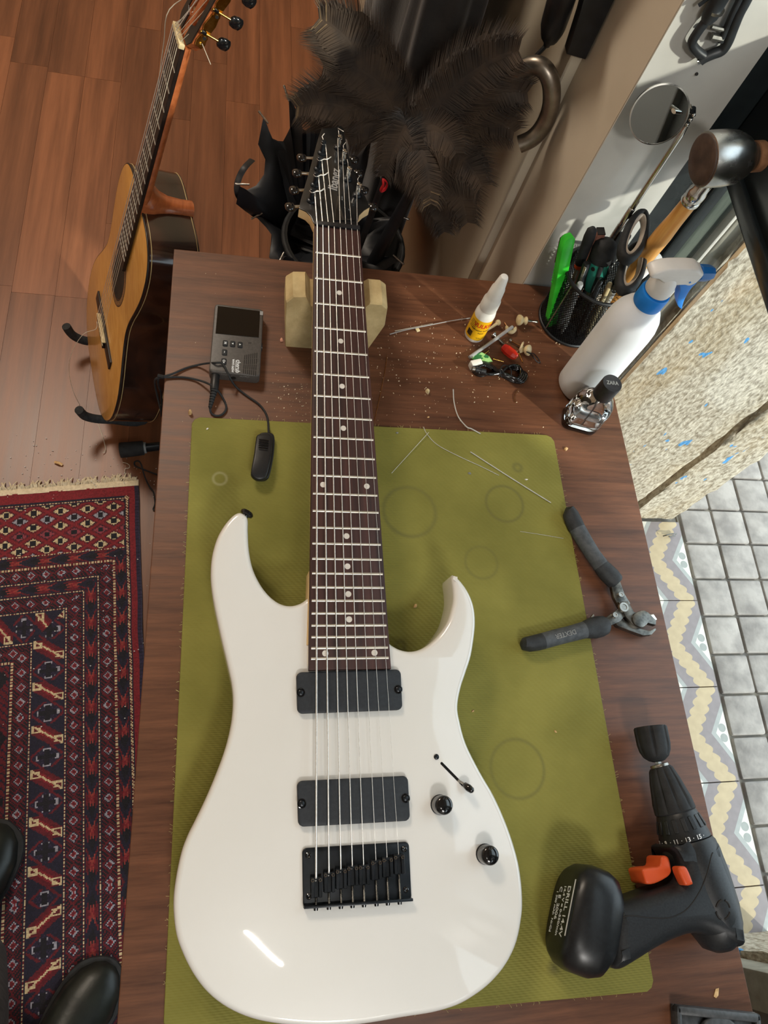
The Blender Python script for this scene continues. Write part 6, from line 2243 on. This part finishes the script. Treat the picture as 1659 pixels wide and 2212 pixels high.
M_FEAP = M_('pale_feather_tip', srgb(84, 66, 44), srgb(126, 104, 74), 60, rough=.8, sheen=.4)
fl = [((690, 40), .98, .060, 1), ((640, 232), .95, .052, 1), ((700, 140), .97, .055, 0), ((765, 75), 1.0, .035, 0), ((1120, 110), .86, .055, 0), ((1138, 200), .86, .05, 0), ((1110, 285), .86, .045, 0), ((1040, 400), .83, .05, 0), ((1010, 480), .82, .05, 0), ((930, 440), .82, .045, 1), ((960, 500), .83, .04, 0), ((900, 400), .86, .045, 0), ((985, 330), .86, .05, 0), ((830, 380), .88, .04, 0), ((750, 300), .93, .045, 0), ((890, 350), .90, .05, 1), ((1030, 250), .89, .05, 0), ((800, 200), .96, .05, 0), ((700, 260), .95, .04, 0)]
for k, ((px, py), yy, wd, pale) in enumerate(fl):
    tip = aty(px, py, yy)
    base = fc_ + V((random.uniform(-.015, .015), random.uniform(-.01, .01), random.uniform(-.02, .02)))
    d_ = tip - base
    up = V((0, 0, 1))
    mid = base + d_ * .55 + V((0, 0, .055))
    nB = 15
    spine = []
    for j in range(nB + 1):
        t = j / nB
        spine.append(base * (1 - t) ** 2 + mid * (2 * t * (1 - t)) + tip * t * t)
    spm = MB().tube(spine, [.0016 * (1 - .8 * j / nB) + .0002 for j in range(nB + 1)], 4).build('feather', M_FEA, duster, smooth=80)
    mbf, mbp = MB(), MB()
    cam_side = (CAM - tip).normalized()
    NBR = 330
    prof_ = lambda t: wd * (.30 + .70 * math.sin(PI * min(1, t * .80 + .14)))
    vr = []
    for j in range(17):
        t = .06 + .88 * j / 16
        p = base * (1 - t) ** 2 + mid * (2 * t * (1 - t)) + tip * t * t
        tg = ((mid - base) * (1 - t) + (tip - mid) * t).normalized()
        sd_ = tg.cross(cam_side).normalized()
        w_ = prof_(t) * (.62 if j < 16 else .25) * random.uniform(.85, 1.1)
        nn = sd_.cross(tg)
        vr.append([p + sd_ * (w_ * c) + nn * (h * .004 - abs(c) * w_ * .30) + tg * (abs(c) * w_ * .5) for c, h in ((-1, 0), (-.5, .6), (0, 1), (.5, .6), (1, 0), (.5, -.2), (0, .2), (-.5, -.2))])
    MB().loft(vr).build('vane', M_FEA, spm, smooth=70)
    for j in range(NBR):
        t = .08 + .92 * (j + random.random()) / NBR
        p = base * (1 - t) ** 2 + mid * (2 * t * (1 - t)) + tip * t * t
        tg = ((mid - base) * (1 - t) + (tip - mid) * t).normalized()
        sd_ = tg.cross(cam_side).normalized()
        ln = prof_(t) * random.uniform(.8, 1.2)
        for sg in (-1, 1):
            e1 = p + (sd_ * sg * .62 + tg * .30).normalized() * ln * .55 + cam_side * random.uniform(.001, .009)
            e2 = e1 + (sd_ * sg * .50 + tg * .75).normalized() * ln * .55 + cam_side * random.uniform(-.016, .004)
            w_ = tg * .0009
            tgt = mbp if (pale and random.random() < (t - .88) / .22) else mbf
            p2 = p + cam_side * .003
            tgt.add([p2 - w_, p2 + w_, e1 + w_ * .8, e1 - w_ * .8, e2], [(0, 1, 2, 3), (3, 2, 4)])
    mbf.build('barbs', M_FEA, spm, smooth=0, kind='stuff')
    if mbp.v:
        mbp.build('pale_barbs', M_FEAP, spm, smooth=0, kind='stuff')
# red ribbon on the duster neck
o = MB().tube(smooth_line([tuple(aty(*q)) for q in [(828, 388, .86), (836, 396, .86), (832, 408, .86), (822, 412, .86), (828, 400, .855)]], 4, True), .003, 6, True, flat=.5).build('red_ribbon', M_('red_ribbon', srgb(170, 24, 32), None, 60, rough=.5), duster, smooth=80)


def drape(name, label, cat, c, rad, z0, z1, seed, mat, hook):
    t = thing(name, label, cat, V((c[0], c[1], z0)))
    rings = []
    nz_, na = 22, 72
    for j in range(nz_ + 1):
        f = j / nz_
        z = z0 + (z1 - z0) * f
        sh = (1 - .55 * max(0, f - .55) / .45) * (.9 + .1 * math.sin(f * 5))
        rg = []
        for k in range(na):
            a = 2 * PI * k / na
            fold = 1 + .13 * math.sin(a * 7 + seed + f * 1.5) * (1 - f * .6) + .10 * mnoise.noise((math.cos(a) * 2, math.sin(a) * 2, f * 3 + seed))
            rg.append(V((c[0] + rad[0] * sh * fold * math.cos(a), c[1] + rad[1] * sh * fold * math.sin(a), z + .02 * mnoise.noise((a, f * 4, seed)))))
        rings.append(rg)
    MB().loft(rings).build('cloth', mat, t, smooth=60)
    MB().tube([V((c[0], c[1], z1 - .01)), V((c[0] + .01, c[1], z1 + .03)), hook], .004, 8).build('hanging_loop', mat, t)
    return t


drape('black_coat', 'long black coat hanging on the right wall behind the feather duster', 'coat', (.315, 1.26), (.085, .13), .35, 1.54, 2.0, M_COAT, V((.385, 1.30, 1.68)))
drape('black_bag', 'dark grey cloth bag hanging in front of the black coat', 'bag', (.300, 1.055), (.050, .050), .62, 1.22, 5.5, M_('charcoal_cloth', srgb(26, 24, 24), srgb(40, 37, 35), 24, rough=.8, sheen=.2, bump=.2, bscale=200), V((.385, 1.12, 1.68)))
pegr = thing('coat_rail', 'dark wooden coat rail on the right wall above the frame', 'rail', V((.408, 1.2, 1.64)))
MB().box((.4085, 1.2, 1.67), (.012, .5, .06)).build('board', M_EBONY, pegr, bevel=.002)
for y in (1.12, 1.30):
    MB().tube([V((.403, y, 1.67)), V((.385, y, 1.67)), V((.378, y, 1.69))], .006, 8).build('peg', MT['darksteel'], pegr)
# flat black panel hung on the wall corner
q0, q1 = aty(1231, 107, .862), aty(1264, 112, .862)
pan = thing('hanging_board', 'flat black board hanging against the beige wall edge', 'board', V(((q0.x + q1.x) / 2, .87, q0.z)))
MB().prism([(q0.x - .006, q0.z), (q1.x, q1.z - .003), (q1.x, 1.5), (q0.x - .040, 1.5), (q0.x - .040, q0.z + .20), (q0.x - .012, q0.z + .045)], 0, .018, .002, 2).build('slab', MT['black'], pan, smooth=30)
pb_ = pan.children[0]
for v_ in pb_.data.vertices:                     # stand the outline up: y is height, thickness runs along world y
    w_ = v_.co + ORG[pan]
    v_.co = V((w_.x, .851 + w_.z, w_.y)) - ORG[pan]
pb_.data.flip_normals()
# bent black saw frame hung on the white jamb
saw = thing('saw_frame', 'bent black tubular frame hanging on the white wall at the top right', 'tool', aty(1510, 130, .708))
def wy(x, y, yy=.710):
    return aty(x, y, yy)
M_SAW = M_('worn_black_paint', srgb(26, 28, 30), srgb(48, 51, 54), 40, rough=.4)
MB().tube(smooth_line([tuple(wy(*q)) for q in [(1590, -60), (1560, -20), (1545, 15), (1525, 45), (1508, 68), (1496, 88), (1497, 100), (1507, 112), (1521, 122)]], 4, False), .0048, 10).build('frame_bar', M_SAW, saw, smooth=70)
MB().tube([wy(1588, -55, .709), wy(1553, 0, .709), wy(1535, 32, .709), wy(1526, 46, .709)], [.0085, .0085, .0085, .006], 10).build('grip_tube', M_SAW, saw, smooth=60)
MB().cyl(wy(1546, 18, .709), wy(1543, 24, .709), .0092, n=16).build('silver_ring', MT['steel'], saw)
MB().tube(smooth_line([tuple(wy(*q)) for q in [(1640, -60), (1612, 0), (1596, 30), (1583, 62), (1572, 90), (1560, 108), (1540, 116), (1522, 124), (1512, 131)]], 4, False), [.0055] * 33, 10).build('frame_bar', M_SAW, saw, smooth=70)
MB().tube(smooth_line([tuple(wy(*q)) for q in [(1625, -60), (1597, 0), (1580, 35), (1567, 66), (1556, 90)]], 4, False), .0035, 8).build('frame_bar', M_SAW, saw, smooth=70)
MB().tube([wy(1566, 64), wy(1537, 57)], .0024, 8).build('cross_pin', MT['darksteel'], saw)
MB().tube([wy(1561, 83), wy(1537, 78)], .0036, 8).build('cross_pin', MT['darksteel'], saw)
MB().cyl(wy(1518, 129), wy(1505, 133), .0036, n=10).build('end_cap', MT['chrome'], saw)
MB().tube([wy(1530, -4), wy(1509, 12)], .0018, 6).build('wire_hook', MT['blackmetal'], saw)
MB().cyl(wy(1600, -20, .7195), wy(1600, -20, .700), .004, n=10).build('nail', MT['darksteel'], saw)
o = MB().cyl(aty(1505, 160, .7196), aty(1505, 160, .7180), .0018, n=8).build('wall_nail', MT['print_black'])
tag(o, 'small dark nail in the white wall under the saw frame', 'nail')

# ================================================================== THE PERSON AT THE BENCH (feet and legs only are in view)
M_SHOE = M_('dark_green_black_leather', srgb(22, 25, 22), srgb(34, 38, 33), 40, rough=.38, bump=.1)
M_TROU = M_('dark_grey_trousers', srgb(58, 55, 54), srgb(76, 72, 70), 90, rough=.9, bump=.15, bscale=500)
per = thing('person', 'person in dark grey trousers and black shoes standing at the near left corner', 'person', V((-.33, -.25, 0)))


def skin(pts, edges, name, mat):
    me = bpy.data.meshes.new(name)
    me.from_pydata([V(p[:3]) - ORG[per] for p in pts], edges, [])
    o = bpy.data.objects.new(name, me)
    COL.objects.link(o)
    md = o.modifiers.new('skin', 'SKIN')
    md.use_smooth_shade = True
    for i, p in enumerate(pts):
        me.skin_vertices[0].data[i].radius = (p[3], p[4] if len(p) > 4 else p[3])
        me.skin_vertices[0].data[i].use_root = (i == 0)
    ss = o.modifiers.new('sub', 'SUBSURF')
    ss.levels = ss.render_levels = 2
    dg = bpy.context.evaluated_depsgraph_get()
    m2 = bpy.data.meshes.new_from_object(o.evaluated_get(dg))
    bpy.data.objects.remove(o)
    m2.materials.clear()
    m2.materials.append(mat)
    m2.polygons.foreach_set('use_smooth', [True] * len(m2.polygons))
    o = bpy.data.objects.new(name, m2)
    COL.objects.link(o)
    o.parent = per
    ORG[o] = ORG[per]
    return o


skin([(-.43, -.42, .93, .14, .10), (-.39, -.32, .84, .085), (-.266, -.190, .50, .068), (-.350, -.135, .12, .058), (-.33, -.50, .84, .085), (-.275, -.44, .50, .062), (-.255, -.38, .12, .052)],
     [(0, 1), (1, 2), (2, 3), (0, 4), (4, 5), (5, 6)], 'legs', M_TROU)


def shoe(heel, toe, name='shoe'):
    heel, toe = V(heel), V(toe)
    d_ = (toe - heel).normalized()
    s_ = V((d_.y, -d_.x, 0))
    L = (toe - heel).length
    rings = []
    for t, w, h in ((0, .016, .05), (.04, .030, .085), (.16, .038, .105), (.30, .038, .098), (.45, .041, .082), (.62, .049, .066), (.78, .050, .056), (.90, .041, .048), (.97, .026, .040), (1.0, .012, .032)):
        c = heel + d_ * (L * t)
        rings.append([c + s_ * (w * math.cos(a) * (1.0 if math.sin(a) < 0 else .93)) + V((0, 0, max(.012, h * (.5 + .5 * math.sin(a))))) for a in [2 * PI * k / 24 for k in range(24)]])
    sh = MB().loft(rings).build(name, M_SHOE, per, smooth=60)
    sr = [[p.copy() for p in rg] for rg in rings]
    out = []
    for t, w, h in ((0, .020, 0), (.05, .033, 0), (.2, .040, 0), (.4, .041, 0), (.62, .052, 0), (.8, .053, 0), (.92, .043, 0), (1.0, .014, 0)):
        out.append((heel + d_ * (L * t * 1.02) + s_ * w))
    out += [(heel + d_ * (L * t * 1.02) - s_ * w) for t, w in ((1.0, .014), (.92, .043), (.8, .053), (.62, .052), (.4, .041), (.2, .040), (.05, .033), (0, .020))]
    MB().prism([(q[0], q[1]) for q in smooth_line([(p.x, p.y, 0) for p in out], 3, True)], .0005 + .008, .022, .003, 2).build('sole', MT['blackrubber'], sh, smooth=40)
    for k in range(4):
        c = heel + d_ * (L * (.40 + k * .06))
        hz_ = .092 - k * .0075
        MB().tube([c + s_ * .022 + V((0, 0, hz_ - .012)), c + V((0, 0, hz_)), c - s_ * .022 + V((0, 0, hz_ - .012))], .0022, 6).build('lace', MT['blackrubber'], sh, smooth=80)
    return sh


shoe((-.412, -.170, 0), (-.348, .056, 0))
shoe((-.295, -.400, 0), (-.150, -.175, 0))
